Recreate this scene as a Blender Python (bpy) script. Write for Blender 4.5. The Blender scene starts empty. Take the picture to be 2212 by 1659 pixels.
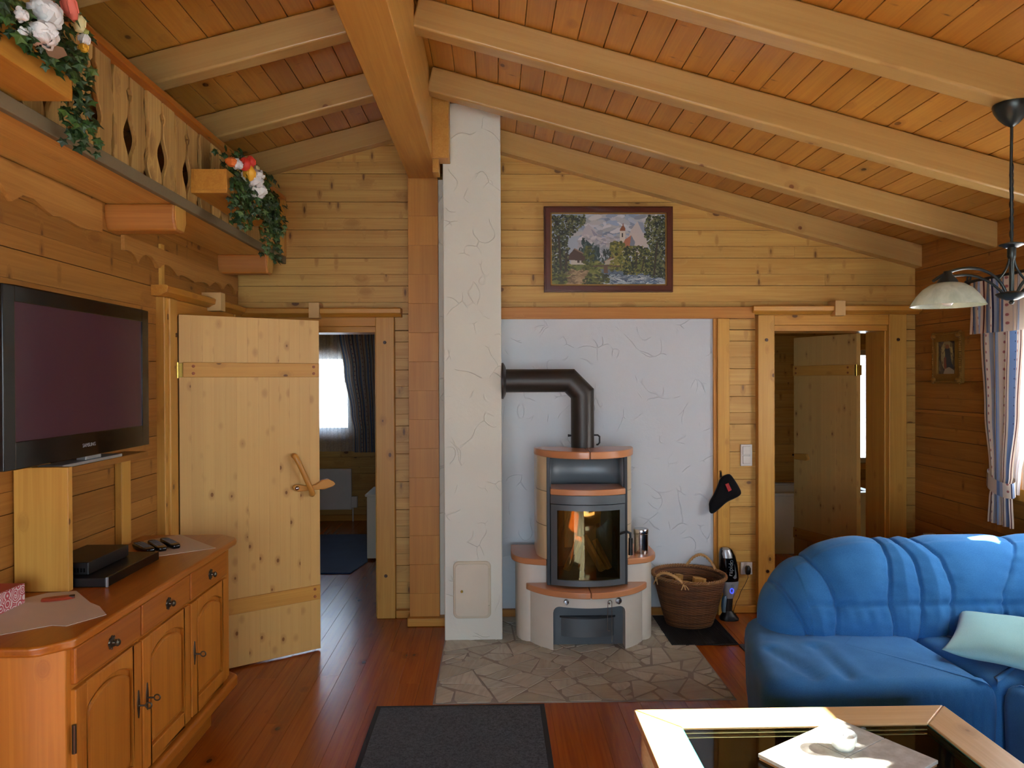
import bpy, bmesh, math, random
import numpy as np
from mathutils import Vector, Matrix
random.seed(7)
PI = math.pi
S = bpy.context.scene
COL = S.collection

# ------------------------------------------------------------------ camera model
F = 1580.0
CAMP = np.array([0, 0, 1.70])
_psi = math.atan(38 / F); _th = -math.atan(11.5 / F); _rho = .004
_f = np.array([math.sin(_psi) * math.cos(_th), math.cos(_psi) * math.cos(_th), math.sin(_th)])
_r0 = np.array([math.cos(_psi), -math.sin(_psi), 0]); _u0 = np.cross(_r0, _f)
_r = _r0 * math.cos(_rho) - _u0 * math.sin(_rho); _u = _r0 * math.sin(_rho) + _u0 * math.cos(_rho)

def at(x, y, ax, val):
    """world point of a photo pixel on the plane axis = val"""
    d = _f * F + _r * (x - 1106) - _u * (y - 829.5)
    p = CAMP + d * ((val - CAMP[ax]) / d[ax])
    return Vector((float(p[0]), float(p[1]), float(p[2])))

cam_d = bpy.data.cameras.new('camera'); cam = bpy.data.objects.new('camera', cam_d); COL.objects.link(cam)
cam_d.sensor_width = 36; cam_d.lens = F / 2212 * 36; cam_d.clip_start = .02; cam_d.clip_end = 200
M = Matrix.Identity(4)
for i in range(3):
    M[i][0] = _r[i]; M[i][1] = _u[i]; M[i][2] = -_f[i]; M[i][3] = CAMP[i]
cam.matrix_world = M
S.camera = cam

# ------------------------------------------------------------------ mesh builder
class MB:
    def __init__(s): s.v = []; s.f = []; s.uv = None
    def add(s, vs, fs):
        n = len(s.v); s.v += [tuple(p) for p in vs]; s.f += [tuple(i + n for i in f) for f in fs]; return s
    def box(s, x0, x1, y0, y1, z0, z1):
        return s.add([(x0, y0, z0), (x1, y0, z0), (x1, y1, z0), (x0, y1, z0), (x0, y0, z1), (x1, y0, z1), (x1, y1, z1), (x0, y1, z1)],
                     [(0, 3, 2, 1), (4, 5, 6, 7), (0, 1, 5, 4), (1, 2, 6, 5), (2, 3, 7, 6), (3, 0, 4, 7)])
    def prism(s, poly, ax, a, b):
        """poly in the two other axes (in xyz order), extruded along ax from a to b"""
        n = len(poly)
        def mk(p, t):
            l = list(p); l.insert(ax, t); return l
        vs = [mk(p, a) for p in poly] + [mk(p, b) for p in poly]
        fs = [tuple(range(n - 1, -1, -1)), tuple(range(n, 2 * n))] + [(i, (i + 1) % n, n + (i + 1) % n, n + i) for i in range(n)]
        return s.add(vs, fs)
    def tube(s, pts, r, seg=10, closed=False, caps=True, flat=1.0):
        P = [Vector(p) for p in pts]; n = len(P)
        rr = r if isinstance(r, (list, tuple)) else [r] * n
        T = []
        for i in range(n):
            a = P[(i - 1) % n] if (closed or i > 0) else None
            b = P[(i + 1) % n] if (closed or i < n - 1) else None
            d1 = (P[i] - a).normalized() if a is not None else None
            d2 = (b - P[i]).normalized() if b is not None else None
            t = (d1 + d2).normalized() if (d1 is not None and d2 is not None and (d1 + d2).length > 1e-6) else (d2 if d2 is not None else d1)
            c = max(.4, t.dot(d2)) if (d1 is not None and d2 is not None) else 1
            T.append((t, c, d1, d2))
        up = Vector((0, 0, 1))
        if abs(T[0][0].dot(up)) > .95: up = Vector((1, 0, 0))
        nrm = (up - T[0][0] * up.dot(T[0][0])).normalized()
        vs = []
        for i in range(n):
            t, c, d1, d2 = T[i]
            nrm = (nrm - t * nrm.dot(t)).normalized(); bi = t.cross(nrm)
            if d1 is not None and d2 is not None and c < .999:
                k = (d2 - d1); k = (k - t * k.dot(t)); k = k.normalized() if k.length > 1e-6 else None
            else: k = None
            for j in range(seg):
                a = 2 * PI * j / seg
                o = nrm * math.cos(a) * rr[i] + bi * math.sin(a) * rr[i] * flat
                if k is not None: o = o + k * o.dot(k) * (1 / c - 1)
                vs.append(P[i] + o)
        fs = []
        for i in range(n if closed else n - 1):
            for j in range(seg):
                a = i * seg + j; b = i * seg + (j + 1) % seg; i2 = (i + 1) % n
                fs.append((a, b, i2 * seg + (j + 1) % seg, i2 * seg + j))
        if caps and not closed:
            fs.append(tuple(range(seg - 1, -1, -1))); fs.append(tuple(range((n - 1) * seg, n * seg)))
        return s.add(vs, fs)
    def lathe(s, prof, c=(0, 0, 0), seg=32, sx=1, sy=1, a0=0, a1=2 * PI):
        full = abs(a1 - a0 - 2 * PI) < 1e-6; m = seg if full else seg + 1
        vs = []; fs = []
        for (r, z) in prof:
            for j in range(m):
                a = a0 + (a1 - a0) * j / seg
                vs.append((c[0] + r * sx * math.cos(a), c[1] + r * sy * math.sin(a), c[2] + z))
        for i in range(len(prof) - 1):
            for j in range(seg):
                j2 = (j + 1) % m
                fs.append((i * m + j, i * m + j2, (i + 1) * m + j2, (i + 1) * m + j))
        if full:
            if prof[0][0] > 1e-5: fs.append(tuple(range(m - 1, -1, -1)))
            if prof[-1][0] > 1e-5: fs.append(tuple(range((len(prof) - 1) * m, len(prof) * m)))
        return s.add(vs, fs)
    def grid(s, fn, nu, nv, cu=False, uv=None):
        base = len(s.v); vs = []; m = nu if cu else nu + 1; uvs = []
        for j in range(nv + 1):
            for i in range(m):
                vs.append(fn(i / nu, j / nv))
                if uv: uvs.append(uv(i / nu, j / nv))
        fs = []
        for j in range(nv):
            for i in range(nu):
                i2 = (i + 1) % m
                fs.append((j * m + i, j * m + i2, (j + 1) * m + i2, (j + 1) * m + i))
        s.add(vs, fs)
        if uv:
            s.uv = (s.uv or []) + uvs
        return s
    def xf(s, mat):
        s.v = [tuple(mat @ Vector(p)) for p in s.v]; return s

def empty(name, loc, rz=0):
    o = bpy.data.objects.new(name, None); COL.objects.link(o)
    o.location = loc; o.rotation_euler = (0, 0, rz); o.empty_display_size = .1
    return o

def tag(o, label=None, cat=None, group=None, kind=None):
    if label: o['label'] = label
    if cat: o['category'] = cat
    if group: o['group'] = group
    if kind: o['kind'] = kind
    return o

def thing(name, loc, label, cat, group=None, rz=0, kind=None):
    return tag(empty(name, loc, rz), label, cat, group, kind)

def obj(name, mb, mat, parent=None, bevel=0, seg=2, smooth=True, local=False, ang=35, solid=0, sub=0, label=None, merge=True):
    me = bpy.data.meshes.new(name)
    me.from_pydata(mb.v, [], mb.f)
    bm = bmesh.new(); bm.from_mesh(me)
    if merge and not mb.uv: bmesh.ops.remove_doubles(bm, verts=bm.verts, dist=1e-6)
    bmesh.ops.recalc_face_normals(bm, faces=bm.faces); bm.to_mesh(me); bm.free()
    if mb.uv:
        ul = me.uv_layers.new(name='UVMap')
        for l in me.loops: ul.data[l.index].uv = mb.uv[l.vertex_index]
    if smooth:
        me.polygons.foreach_set('use_smooth', [True] * len(me.polygons))
        me.set_sharp_from_angle(angle=math.radians(ang))
    me.materials.append(mat)
    o = bpy.data.objects.new(name, me); COL.objects.link(o)
    if parent is not None:
        o.parent = parent
        if not local:
            top = parent; m = Matrix.Identity(4)
            chain = []
            while top is not None: chain.append(top); top = top.parent
            for c in reversed(chain): m = m @ c.matrix_parent_inverse @ c.matrix_basis
            o.matrix_parent_inverse = m.inverted()
    if solid:
        md = o.modifiers.new('solid', 'SOLIDIFY'); md.thickness = solid; md.offset = 0
    if sub:
        md = o.modifiers.new('sub', 'SUBSURF'); md.levels = sub; md.render_levels = sub
    if bevel:
        md = o.modifiers.new('bev', 'BEVEL'); md.width = bevel; md.segments = seg; md.limit_method = 'ANGLE'; md.angle_limit = math.radians(40)
        md.harden_normals = True
    if label: o['label'] = label
    return o

def struct(name, mb, mat, parent=None, **k):
    lab = k.pop('label', None)
    o = obj(name, mb, mat, parent, **k)
    if parent is None:
        o['kind'] = 'structure'
        if lab: o['label'] = lab
    return o

# ------------------------------------------------------------------ materials
def new_mat(name):
    m = bpy.data.materials.new(name); m.use_nodes = True
    nt = m.node_tree; bs = nt.nodes['Principled BSDF']
    return m, nt, bs

def sc(c):
    """sRGB 0-255 to linear"""
    out = []
    for v in c:
        v = v / 255
        out.append(v / 12.92 if v <= .04045 else ((v + .055) / 1.055) ** 2.4)
    return tuple(out) + (1,)

class N:
    """tiny node helper"""
    def __init__(s, nt): s.nt = nt
    def __call__(s, t, **k):
        n = s.nt.nodes.new(t)
        for a, b in k.items(): setattr(n, a, b)
        return n
    def link(s, a, b): s.nt.links.new(a, b)
    def math(s, op, a, b=None, clamp=False):
        n = s('ShaderNodeMath', operation=op, use_clamp=clamp)
        for i, v in enumerate((a, b)):
            if v is None: continue
            if isinstance(v, (int, float)): n.inputs[i].default_value = v
            else: s.link(v, n.inputs[i])
        return n.outputs[0]
    def vmath(s, op, a, b):
        n = s('ShaderNodeVectorMath', operation=op)
        for i, v in enumerate((a, b)):
            if isinstance(v, (tuple, list)): n.inputs[i].default_value = v
            else: s.link(v, n.inputs[i])
        return n.outputs[0]
    def noise(s, vec, scale, detail=3, rough=.5, dist=0):
        n = s('ShaderNodeTexNoise'); n.inputs['Scale'].default_value = scale; n.inputs['Detail'].default_value = detail
        n.inputs['Roughness'].default_value = rough; n.inputs['Distortion'].default_value = dist
        if vec is not None: s.link(vec, n.inputs['Vector'])
        return n.outputs['Fac']
    def rng(s, v, a, b, c=0, d=1, smooth=False):
        n = s('ShaderNodeMapRange'); n.clamp = True
        if smooth: n.interpolation_type = 'SMOOTHSTEP'
        s.link(v, n.inputs[0])
        for i, x in enumerate((a, b, c, d)): n.inputs[i + 1].default_value = x
        return n.outputs[0]
    def mix(s, fac, a, b, mode='MIX'):
        n = s('ShaderNodeMix', data_type='RGBA', blend_type=mode)
        for i, v in ((0, fac), (6, a), (7, b)):
            if isinstance(v, (int, float)): n.inputs[i].default_value = v
            elif isinstance(v, (tuple, list)): n.inputs[i].default_value = v
            else: s.link(v, n.inputs[i])
        return n.outputs[2]
    def ramp(s, fac, stops, const=False):
        n = s('ShaderNodeValToRGB'); cr = n.color_ramp
        if const: cr.interpolation = 'CONSTANT'
        while len(cr.elements) < len(stops): cr.elements.new(.5)
        for e, (p, c) in zip(cr.elements, stops): e.position = p; e.color = c
        s.link(fac, n.inputs[0]); return n.outputs[0]
    def bump(s, h, strength, dist, bs):
        n = s('ShaderNodeBump'); n.inputs['Strength'].default_value = strength; n.inputs['Distance'].default_value = dist
        s.link(h, n.inputs['Height']); s.link(n.outputs[0], bs.inputs['Normal']); return n

def flat(name, c, rough=.5, metal=0, spec=.5, alpha=1, coat=0, bumpy=0, bscale=200):
    m, nt, bs = new_mat(name)
    col = sc(c)
    bs.inputs['Roughness'].default_value = rough
    bs.inputs['Metallic'].default_value = metal; bs.inputs['Specular IOR Level'].default_value = spec
    bs.inputs['Coat Weight'].default_value = coat
    n = N(nt); tc = n('ShaderNodeTexCoord')
    nz = n.noise(tc.outputs['Object'], 9, 3)
    d = tuple(v * .9 for v in col[:3]) + (1,)
    n.link(n.mix(nz, col, d), bs.inputs['Base Color'])
    if bumpy:
        n.bump(n.noise(tc.outputs['Object'], bscale, 3), bumpy, .002, bs)
    return m

def pine(name, light, dark, axis, kn=.085, ks=4.0, rough=.42, var=.3, ring=.3, knot=(84, 46, 20), halo=.35, spec=.4, slash=0, kel=.62, ga=13):
    m, nt, bs = new_mat(name); n = N(nt)
    tc = n('ShaderNodeTexCoord'); geo = n('ShaderNodeNewGeometry'); oi = n('ShaderNodeObjectInfo')
    rnd = n.math('ADD', geo.outputs['Random Per Island'], n.math('MULTIPLY', oi.outputs['Random'], 3.71))
    cx = n('ShaderNodeCombineXYZ')
    n.link(n.math('MULTIPLY', rnd, 17.3), cx.inputs[0]); n.link(n.math('MULTIPLY', rnd, 9.1), cx.inputs[1]); n.link(n.math('MULTIPLY', rnd, 23.7), cx.inputs[2])
    co = n.vmath('ADD', tc.outputs['Object'], cx.outputs[0])
    i = 'xyz'.index(axis)
    def sv(a, l):
        v = [a, a, a]; v[i] = l; return tuple(v)
    # knots
    vo = n('ShaderNodeTexVoronoi'); vo.inputs['Scale'].default_value = 1
    wob = n.vmath('ADD', n.vmath('MULTIPLY', co, sv(ks, ks * kel)), (0.3, .6, .1))
    n.link(wob, vo.inputs['Vector'])
    kd = vo.outputs['Distance']
    knf = n.rng(kd, kn * .75, kn, 1, 0)
    hal = n.rng(kd, kn, kn * 3.0, 1, 0, True)
    if slash:
        v2 = n('ShaderNodeTexVoronoi'); v2.inputs['Scale'].default_value = 1
        n.link(n.vmath('ADD', n.vmath('MULTIPLY', co, sv(ks * .8, ks * 2.6)), (5.3, 2.1, 7.7)), v2.inputs['Vector'])
        s2 = n.rng(v2.outputs['Distance'], slash * .4, slash, .9, 0, True)
        knf = n.math('MAXIMUM', knf, s2)
        hal = n.math('MAXIMUM', hal, n.rng(v2.outputs['Distance'], slash, slash * 2.2, 1, 0, True))
    # grain flows around knots
    gco = n.vmath('MULTIPLY', co, sv(ga, .5))
    g1 = n.noise(n.vmath('ADD', gco, n_comb(n, n.math('MULTIPLY', hal, .55))), 1, 3, .55, .25)
    rg = n.math('ADD', n.math('MULTIPLY', n.math('SINE', n.math('MULTIPLY', g1, 62)), .5), .5)
    g2 = n.noise(n.vmath('MULTIPLY', co, sv(95, 1.6)), 1, 2, .6)
    fac = n.math('ADD', n.math('MULTIPLY', n.rng(g1, .32, .68), 1 - ring), n.math('MULTIPLY', rg, ring))
    fac = n.math('ADD', n.math('MULTIPLY', fac, .75), n.math('MULTIPLY', n.rng(g2, .3, .7), .25), True)
    col = n.mix(fac, sc(light), sc(dark))
    col = n.mix(n.math('MULTIPLY', hal, halo), col, sc(tuple(a * .55 + b * .45 for a, b in zip(dark, knot))))
    col = n.mix(n.math('MULTIPLY', knf, .88), col, sc(knot))
    hsv = n('ShaderNodeHueSaturation')
    h = n.math('ADD', n.math('MULTIPLY', n.math('FRACT', n.math('MULTIPLY', rnd, 7.77)), var), 1 - var / 2)
    n.link(h, hsv.inputs['Value']); n.link(col, hsv.inputs['Color'])
    n.link(hsv.outputs[0], bs.inputs['Base Color'])
    bs.inputs['Roughness'].default_value = rough; bs.inputs['Specular IOR Level'].default_value = spec
    n.bump(g2, .12, .002, bs)
    return m

def n_comb(n, v):
    c = n('ShaderNodeCombineXYZ')
    for k in range(3): n.link(v, c.inputs[k])
    return c.outputs[0]

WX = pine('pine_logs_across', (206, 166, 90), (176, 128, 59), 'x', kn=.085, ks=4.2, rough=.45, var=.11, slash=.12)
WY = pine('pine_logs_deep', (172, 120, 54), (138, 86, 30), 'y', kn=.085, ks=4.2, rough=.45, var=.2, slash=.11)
SOFFIT = pine('pine_soffit', (220, 176, 94), (190, 136, 61), 'y', kn=.07, ks=3.5, rough=.45, var=.08)
WYL = pine('pine_planed', (190, 138, 70), (156, 102, 42), 'y', kn=.08, ks=4, rough=.45, var=.1)
WZ = pine('pine_upright', (208, 160, 75), (184, 130, 54), 'z', kn=.085, ks=7.5, rough=.4, var=.1)
CEIL = pine('pine_ceiling_boards', (198, 142, 59), (172, 112, 40), 'y', kn=.09, ks=6, rough=.33, var=.14, spec=.5, slash=.07)
RAFT = pine('pine_rafter', (194, 158, 96), (174, 134, 74), 'x', kn=.08, ks=4.8, rough=.28, var=.1, ring=.18, spec=.6, kel=.85, knot=(116, 66, 34))
RIDGE = pine('pine_ridge', (202, 152, 74), (176, 122, 51), 'y', kn=.05, ks=3, rough=.4, var=.05)
POST = pine('pine_post', (200, 142, 60), (174, 114, 46), 'z', kn=.06, ks=3, rough=.45, var=.1, ring=.15)
TRIMX = pine('pine_trim_across', (206, 152, 64), (180, 120, 45), 'x', kn=.085, ks=6, rough=.4, var=.1)
TRIMY = pine('pine_trim_deep', (204, 146, 58), (176, 112, 38), 'y', kn=.085, ks=6, rough=.4, var=.1)
REDX = pine('pine_red_across', (190, 132, 58), (166, 102, 40), 'x', kn=.09, ks=6, rough=.45, var=.1)
DOORZ = pine('pine_door', (208, 170, 102), (202, 160, 94), 'z', kn=.10, ks=11, rough=.38, var=.08, ring=.2, halo=.5, knot=(112, 68, 22), kel=.65, ga=42)
DOORX = pine('pine_door_batten', (206, 156, 74), (186, 132, 58), 'x', kn=.09, ks=7, rough=.4, var=.1)
SIDE_Z = pine('pine_sideboard', (198, 128, 44), (168, 98, 28), 'z', kn=.06, ks=5, rough=.3, var=.1, spec=.5)
SIDE_Y = pine('pine_sideboard_deep', (178, 108, 32), (148, 78, 20), 'y', kn=.05, ks=4, rough=.28, var=.08, spec=.55)
SLAT = pine('rustic_slats', (206, 168, 96), (146, 104, 50), 'z', kn=.12, ks=6, rough=.6, var=.35, halo=.6)
TABX = pine('pine_table_across', (224, 190, 136), (206, 164, 108), 'x', kn=.08, ks=5, rough=.35, var=.08)
TABY = pine('pine_table_deep', (224, 190, 136), (206, 164, 108), 'y', kn=.08, ks=5, rough=.35, var=.08)
FIRE = pine('split_firewood', (196, 152, 80), (140, 98, 46), 'z', kn=.08, ks=6, rough=.8, var=.3)
FLOOR = pine('floor_boards', (164, 85, 18), (132, 58, 9), 'y', kn=.06, ks=4.5, rough=.24, var=.2, knot=(60, 28, 10), halo=.4, spec=.5)
HANDLE = flat('wood_handle', (192, 136, 58), .4)
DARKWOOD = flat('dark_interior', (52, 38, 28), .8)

def plaster(name, c):
    m, nt, bs = new_mat(name); n = N(nt); tc = n('ShaderNodeTexCoord'); co = tc.outputs['Object']
    nz = n.noise(co, 3, 3)
    n.link(n.mix(nz, sc(c), tuple(v * .93 for v in sc(c)[:3]) + (1,)), bs.inputs['Base Color'])
    bs.inputs['Roughness'].default_value = .85; bs.inputs['Specular IOR Level'].default_value = .25
    vo = n('ShaderNodeTexVoronoi', feature='DISTANCE_TO_EDGE'); vo.inputs['Scale'].default_value = 4.2
    wv = n('ShaderNodeTexNoise'); wv.inputs['Scale'].default_value = 3.5; wv.inputs['Detail'].default_value = 1
    n.link(co, wv.inputs['Vector'])
    n.link(n.vmath('ADD', co, n.vmath('MULTIPLY', wv.outputs['Color'], (.55, .55, .55))), vo.inputs['Vector'])
    ridge = n.rng(vo.outputs['Distance'], .0, .018, 1, 0, True)
    mask = n.rng(n.noise(co, 6.5, 1), .52, .6, 0, 1)
    h = n.math('ADD', n.math('MULTIPLY', ridge, mask), n.math('MULTIPLY', n.noise(co, 26, 4, .6), .55))
    h = n.math('ADD', h, n.math('MULTIPLY', n.noise(co, 130, 2), .12))
    n.bump(h, .8, .005, bs)
    return m
PLASTER = plaster('cream_plaster', (228, 231, 218))
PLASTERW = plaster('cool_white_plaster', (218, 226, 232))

def stone_mat():
    m, nt, bs = new_mat('crazy_paving'); n = N(nt); tc = n('ShaderNodeTexCoord'); co = tc.outputs['Object']
    geo = n('ShaderNodeNewGeometry'); r = geo.outputs['Random Per Island']
    cx = n_comb(n, n.math('MULTIPLY', r, 31.7))
    c2 = n.vmath('ADD', co, cx)
    base = n.ramp(r, [(0, sc((188, 186, 170))), (.25, sc((170, 166, 148))), (.5, sc((194, 190, 174))), (.75, sc((160, 156, 138))), (1, sc((180, 172, 152)))])
    rot = n('ShaderNodeMapping'); n.link(c2, rot.inputs['Vector'])
    cr = n('ShaderNodeCombineXYZ'); n.link(n.math('MULTIPLY', r, 40), cr.inputs[2]); n.link(cr.outputs[0], rot.inputs['Rotation'])
    st = n.noise(n.vmath('MULTIPLY', rot.outputs[0], (3, 42, 8)), 1, 3, .6, .4)
    col = n.mix(n.math('MULTIPLY', n.rng(st, .45, .7), .45), base, sc((142, 118, 98)))
    col = n.mix(n.math('MULTIPLY', n.rng(n.noise(c2, 14, 4), .4, .7), .3), col, sc((130, 124, 110)))
    n.link(col, bs.inputs['Base Color']); bs.inputs['Roughness'].default_value = .38
    n.bump(n.noise(c2, 30, 3), .25, .003, bs)
    return m
STONE = stone_mat()
GROUT = flat('grout', (150, 142, 132), .9, bumpy=.3)

def fabric(name, c1, c2, sheen=.4, scale=260, rough=.85, patch=5):
    m, nt, bs = new_mat(name); n = N(nt); tc = n('ShaderNodeTexCoord'); co = tc.outputs['Object']
    f = n.math('ADD', n.math('MULTIPLY', n.noise(co, scale, 3), .5), n.math('MULTIPLY', n.noise(co, patch, 3), .5))
    n.link(n.mix(n.rng(f, .35, .65), sc(c1), sc(c2)), bs.inputs['Base Color'])
    bs.inputs['Roughness'].default_value = rough; bs.inputs['Sheen Weight'].default_value = sheen; bs.inputs['Sheen Roughness'].default_value = .4
    bs.inputs['Specular IOR Level'].default_value = .08
    n.bump(n.noise(co, scale, 2), .2, .001, bs)
    return m
SOFA = fabric('blue_velour', (48, 108, 168), (62, 126, 186), .12, 240, .95, 7)
PILLOW = fabric('aqua_fabric', (140, 196, 204), (158, 210, 216), .3, 300)
MAT_D = fabric('charcoal_pile', (34, 35, 37), (74, 75, 78), .2, 120, .95, 60)
MAT_E = flat('black_rubber', (26, 26, 28), .7)
RUG_B = fabric('navy_rug', (30, 52, 92), (40, 66, 108), .2, 150)
RUG_D = fabric('brown_rug', (136, 108, 72), (176, 146, 104), .1, 60, .95, 90)
BLACKCL = fabric('black_cloth', (16, 16, 18), (26, 26, 28), .2, 200)
REDCL = flat('red_patch', (168, 34, 36), .7)
IRON = flat('dark_iron', (58, 64, 62), .38, .7)
STEELG = flat('stove_grey', (96, 104, 108), .45, .35)
STEELD = flat('stove_dark', (42, 46, 50), .45, .3)
PIPE = flat('stovepipe', (52, 48, 44), .42, .3)
CHROME = flat('chrome', (210, 210, 212), .12, 1)
STEEL = flat('brushed_steel', (190, 190, 192), .2, 1)
TERRA = flat('terracotta_glaze', (206, 142, 96), .32, coat=.3)
CREAM = flat('cream_glaze', (226, 206, 166), .3, coat=.3)
WHITEGL = flat('ivory_glaze', (224, 220, 206), .4, coat=.2)
WHITEP = flat('white_enamel', (228, 226, 220), .35)
PLASTW = flat('white_plastic', (222, 220, 212), .35)
BLACKGL = flat('gloss_black', (12, 11, 11), .12, spec=.5)
BLACKPL = flat('black_plastic', (20, 20, 21), .4)
SILVER = flat('silver_plastic', (176, 180, 184), .3, .4)
BRASS = flat('brass', (196, 164, 80), .25, 1)
BRONZE = flat('aged_bronze', (100, 94, 80), .35, .9)
PAPER = flat('paper', (214, 200, 180), .8)
WICKER = None
SOIL = flat('potting_soil', (50, 38, 28), .95)
PETALW = flat('white_petals', (232, 232, 228), .6)
PETALR = flat('red_petals', (206, 52, 34), .5)
PETALY = flat('yellow_petals', (226, 168, 40), .5)
PETALO = flat('orange_petals', (218, 112, 44), .5)
PETALP = flat('salmon_petals', (222, 112, 92), .5)
BUDC = flat('cream_bud', (226, 218, 160), .5)
BUDG = flat('green_bud', (170, 180, 96), .5)
PLUG = flat('dark_plug', (74, 46, 26), .5)
GREYMET = flat('grey_metal', (170, 170, 168), .4, .3)
TILEG = None

def leafmat():
    m, nt, bs = new_mat('ivy_leaf'); n = N(nt); geo = n('ShaderNodeNewGeometry')
    n.link(n.ramp(geo.outputs['Random Per Island'], [(0, sc((22, 44, 16))), (.5, sc((34, 64, 22))), (.85, sc((52, 84, 30))), (1, sc((78, 100, 36)))]), bs.inputs['Base Color'])
    bs.inputs['Roughness'].default_value = .5; return m
LEAF = leafmat()
PEGW = flat('peg_wood', (214, 172, 110), .45)

def wicker(name, c1, c2):
    m, nt, bs = new_mat(name); n = N(nt); tc = n('ShaderNodeTexCoord'); uv = tc.outputs['UV']
    sep = n('ShaderNodeSeparateXYZ'); n.link(uv, sep.inputs[0])
    u = n.math('MULTIPLY', sep.outputs[0], 44 * 2 * PI / 2); v = n.math('MULTIPLY', sep.outputs[1], 40 * 2 * PI)
    row = n.math('FLOOR', n.math('MULTIPLY', sep.outputs[1], 40))
    w = n.math('SINE', n.math('ADD', u, n.math('MULTIPLY', row, PI)))
    a = n.math('MULTIPLY', n.math('ADD', n.math('MULTIPLY', w, .5), .5), n.math('ABSOLUTE', n.math('SINE', n.math('MULTIPLY', sep.outputs[1], 40 * PI))))
    nz = n.noise(tc.outputs['Object'], 11, 4)
    rr = n('ShaderNodeTexWhiteNoise', noise_dimensions='1D'); n.link(row, rr.inputs['W'])
    f = n.math('ADD', n.math('MULTIPLY', nz, .6), n.math('MULTIPLY', rr.outputs['Value'], .4))
    n.link(n.mix(n.rng(f, .3, .7), sc(c1), sc(c2)), bs.inputs['Base Color'])
    bs.inputs['Roughness'].default_value = .6
    n.bump(a, .9, .006, bs)
    return m
WICKER = wicker('wicker', (80, 46, 22), (124, 78, 40))
WICKLT = flat('pale_cane', (196, 152, 96), .6)

def curtain_mat(name, dim=1.0, trans=.25):
    m, nt, bs = new_mat(name); n = N(nt); tc = n('ShaderNodeTexCoord'); sep = n('ShaderNodeSeparateXYZ'); n.link(tc.outputs['UV'], sep.inputs[0])
    u = n.math('FRACT', n.math('ADD', n.math('DIVIDE', sep.outputs[0], .42), .1))
    cream = (222, 208, 190); blue = (116, 146, 194); gb = (160, 174, 196); br = (96, 58, 58); navy = (48, 52, 84)
    st = [(0, cream), (.13, br), (.15, cream), (.18, blue), (.30, gb), (.32, cream), (.44, gb), (.5, cream), (.53, br), (.55, cream), (.72, blue), (.76, gb), (.80, cream), (.92, navy), (.945, gb), (.97, blue)]
    col = n.ramp(u, [(p, sc(c)) for p, c in st], True)
    # little red flowers in the cream stripes
    vo = n('ShaderNodeTexVoronoi', voronoi_dimensions='2D'); vo.inputs['Scale'].default_value = 1; vo.inputs['Randomness'].default_value = .15
    cb = n('ShaderNodeCombineXYZ'); n.link(n.math('MULTIPLY', u, 50 / 6.2), cb.inputs[0]); n.link(n.math('MULTIPLY', sep.outputs[1], 19), cb.inputs[1])
    n.link(cb.outputs[0], vo.inputs['Vector'])
    fl = n.rng(vo.outputs['Distance'], .12, .2, .85, 0)
    in1 = n.math('MULTIPLY', n.math('GREATER_THAN', u, .325), n.math('LESS_THAN', u, .43))
    in2 = n.math('MULTIPLY', n.math('GREATER_THAN', u, .81), n.math('LESS_THAN', u, .915))
    col = n.mix(n.math('MULTIPLY', fl, n.math('ADD', in1, in2)), col, sc((150, 62, 78)))
    in3 = n.math('MULTIPLY', n.math('GREATER_THAN', u, .18), n.math('LESS_THAN', u, .30))
    dots = n.rng(vo.outputs['Distance'], .06, .1, .8, 0)
    col = n.mix(n.math('MULTIPLY', dots, in3), col, sc(navy))
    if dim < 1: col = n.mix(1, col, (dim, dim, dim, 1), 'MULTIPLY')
    n.link(col, bs.inputs['Base Color']); bs.inputs['Roughness'].default_value = .9; bs.inputs['Specular IOR Level'].default_value = .1
    tr = n('ShaderNodeBsdfTranslucent'); n.link(col, tr.inputs['Color'])
    mx = n('ShaderNodeMixShader'); mx.inputs[0].default_value = trans
    n.link(bs.outputs[0], mx.inputs[1]); n.link(tr.outputs[0], mx.inputs[2]); n.link(mx.outputs[0], nt.nodes['Material Output'].inputs['Surface'])
    return m
CURT = curtain_mat('striped_curtain')
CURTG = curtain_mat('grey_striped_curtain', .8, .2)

def sheer(name, op, c=(240, 242, 246)):
    m, nt, bs = new_mat(name); n = N(nt); bs.inputs['Base Color'].default_value = sc(c); bs.inputs['Roughness'].default_value = .9
    tr = n('ShaderNodeBsdfTranslucent'); tr.inputs['Color'].default_value = sc(c); tp = n('ShaderNodeBsdfTransparent')
    a = n('ShaderNodeMixShader'); a.inputs[0].default_value = .6; b = n('ShaderNodeMixShader'); b.inputs[0].default_value = op
    tc = n('ShaderNodeTexCoord')
    n.link(n.rng(n.noise(tc.outputs['Object'], 60, 2), .3, .7, op - .08, op + .08), b.inputs[0])
    n.link(bs.outputs[0], a.inputs[1]); n.link(tr.outputs[0], a.inputs[2]); n.link(tp.outputs[0], b.inputs[1]); n.link(a.outputs[0], b.inputs[2])
    n.link(b.outputs[0], nt.nodes['Material Output'].inputs['Surface']); return m
SHEER = sheer('sheer_voile', .55)
SHEERD = sheer('dense_voile', 1.1)

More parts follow.
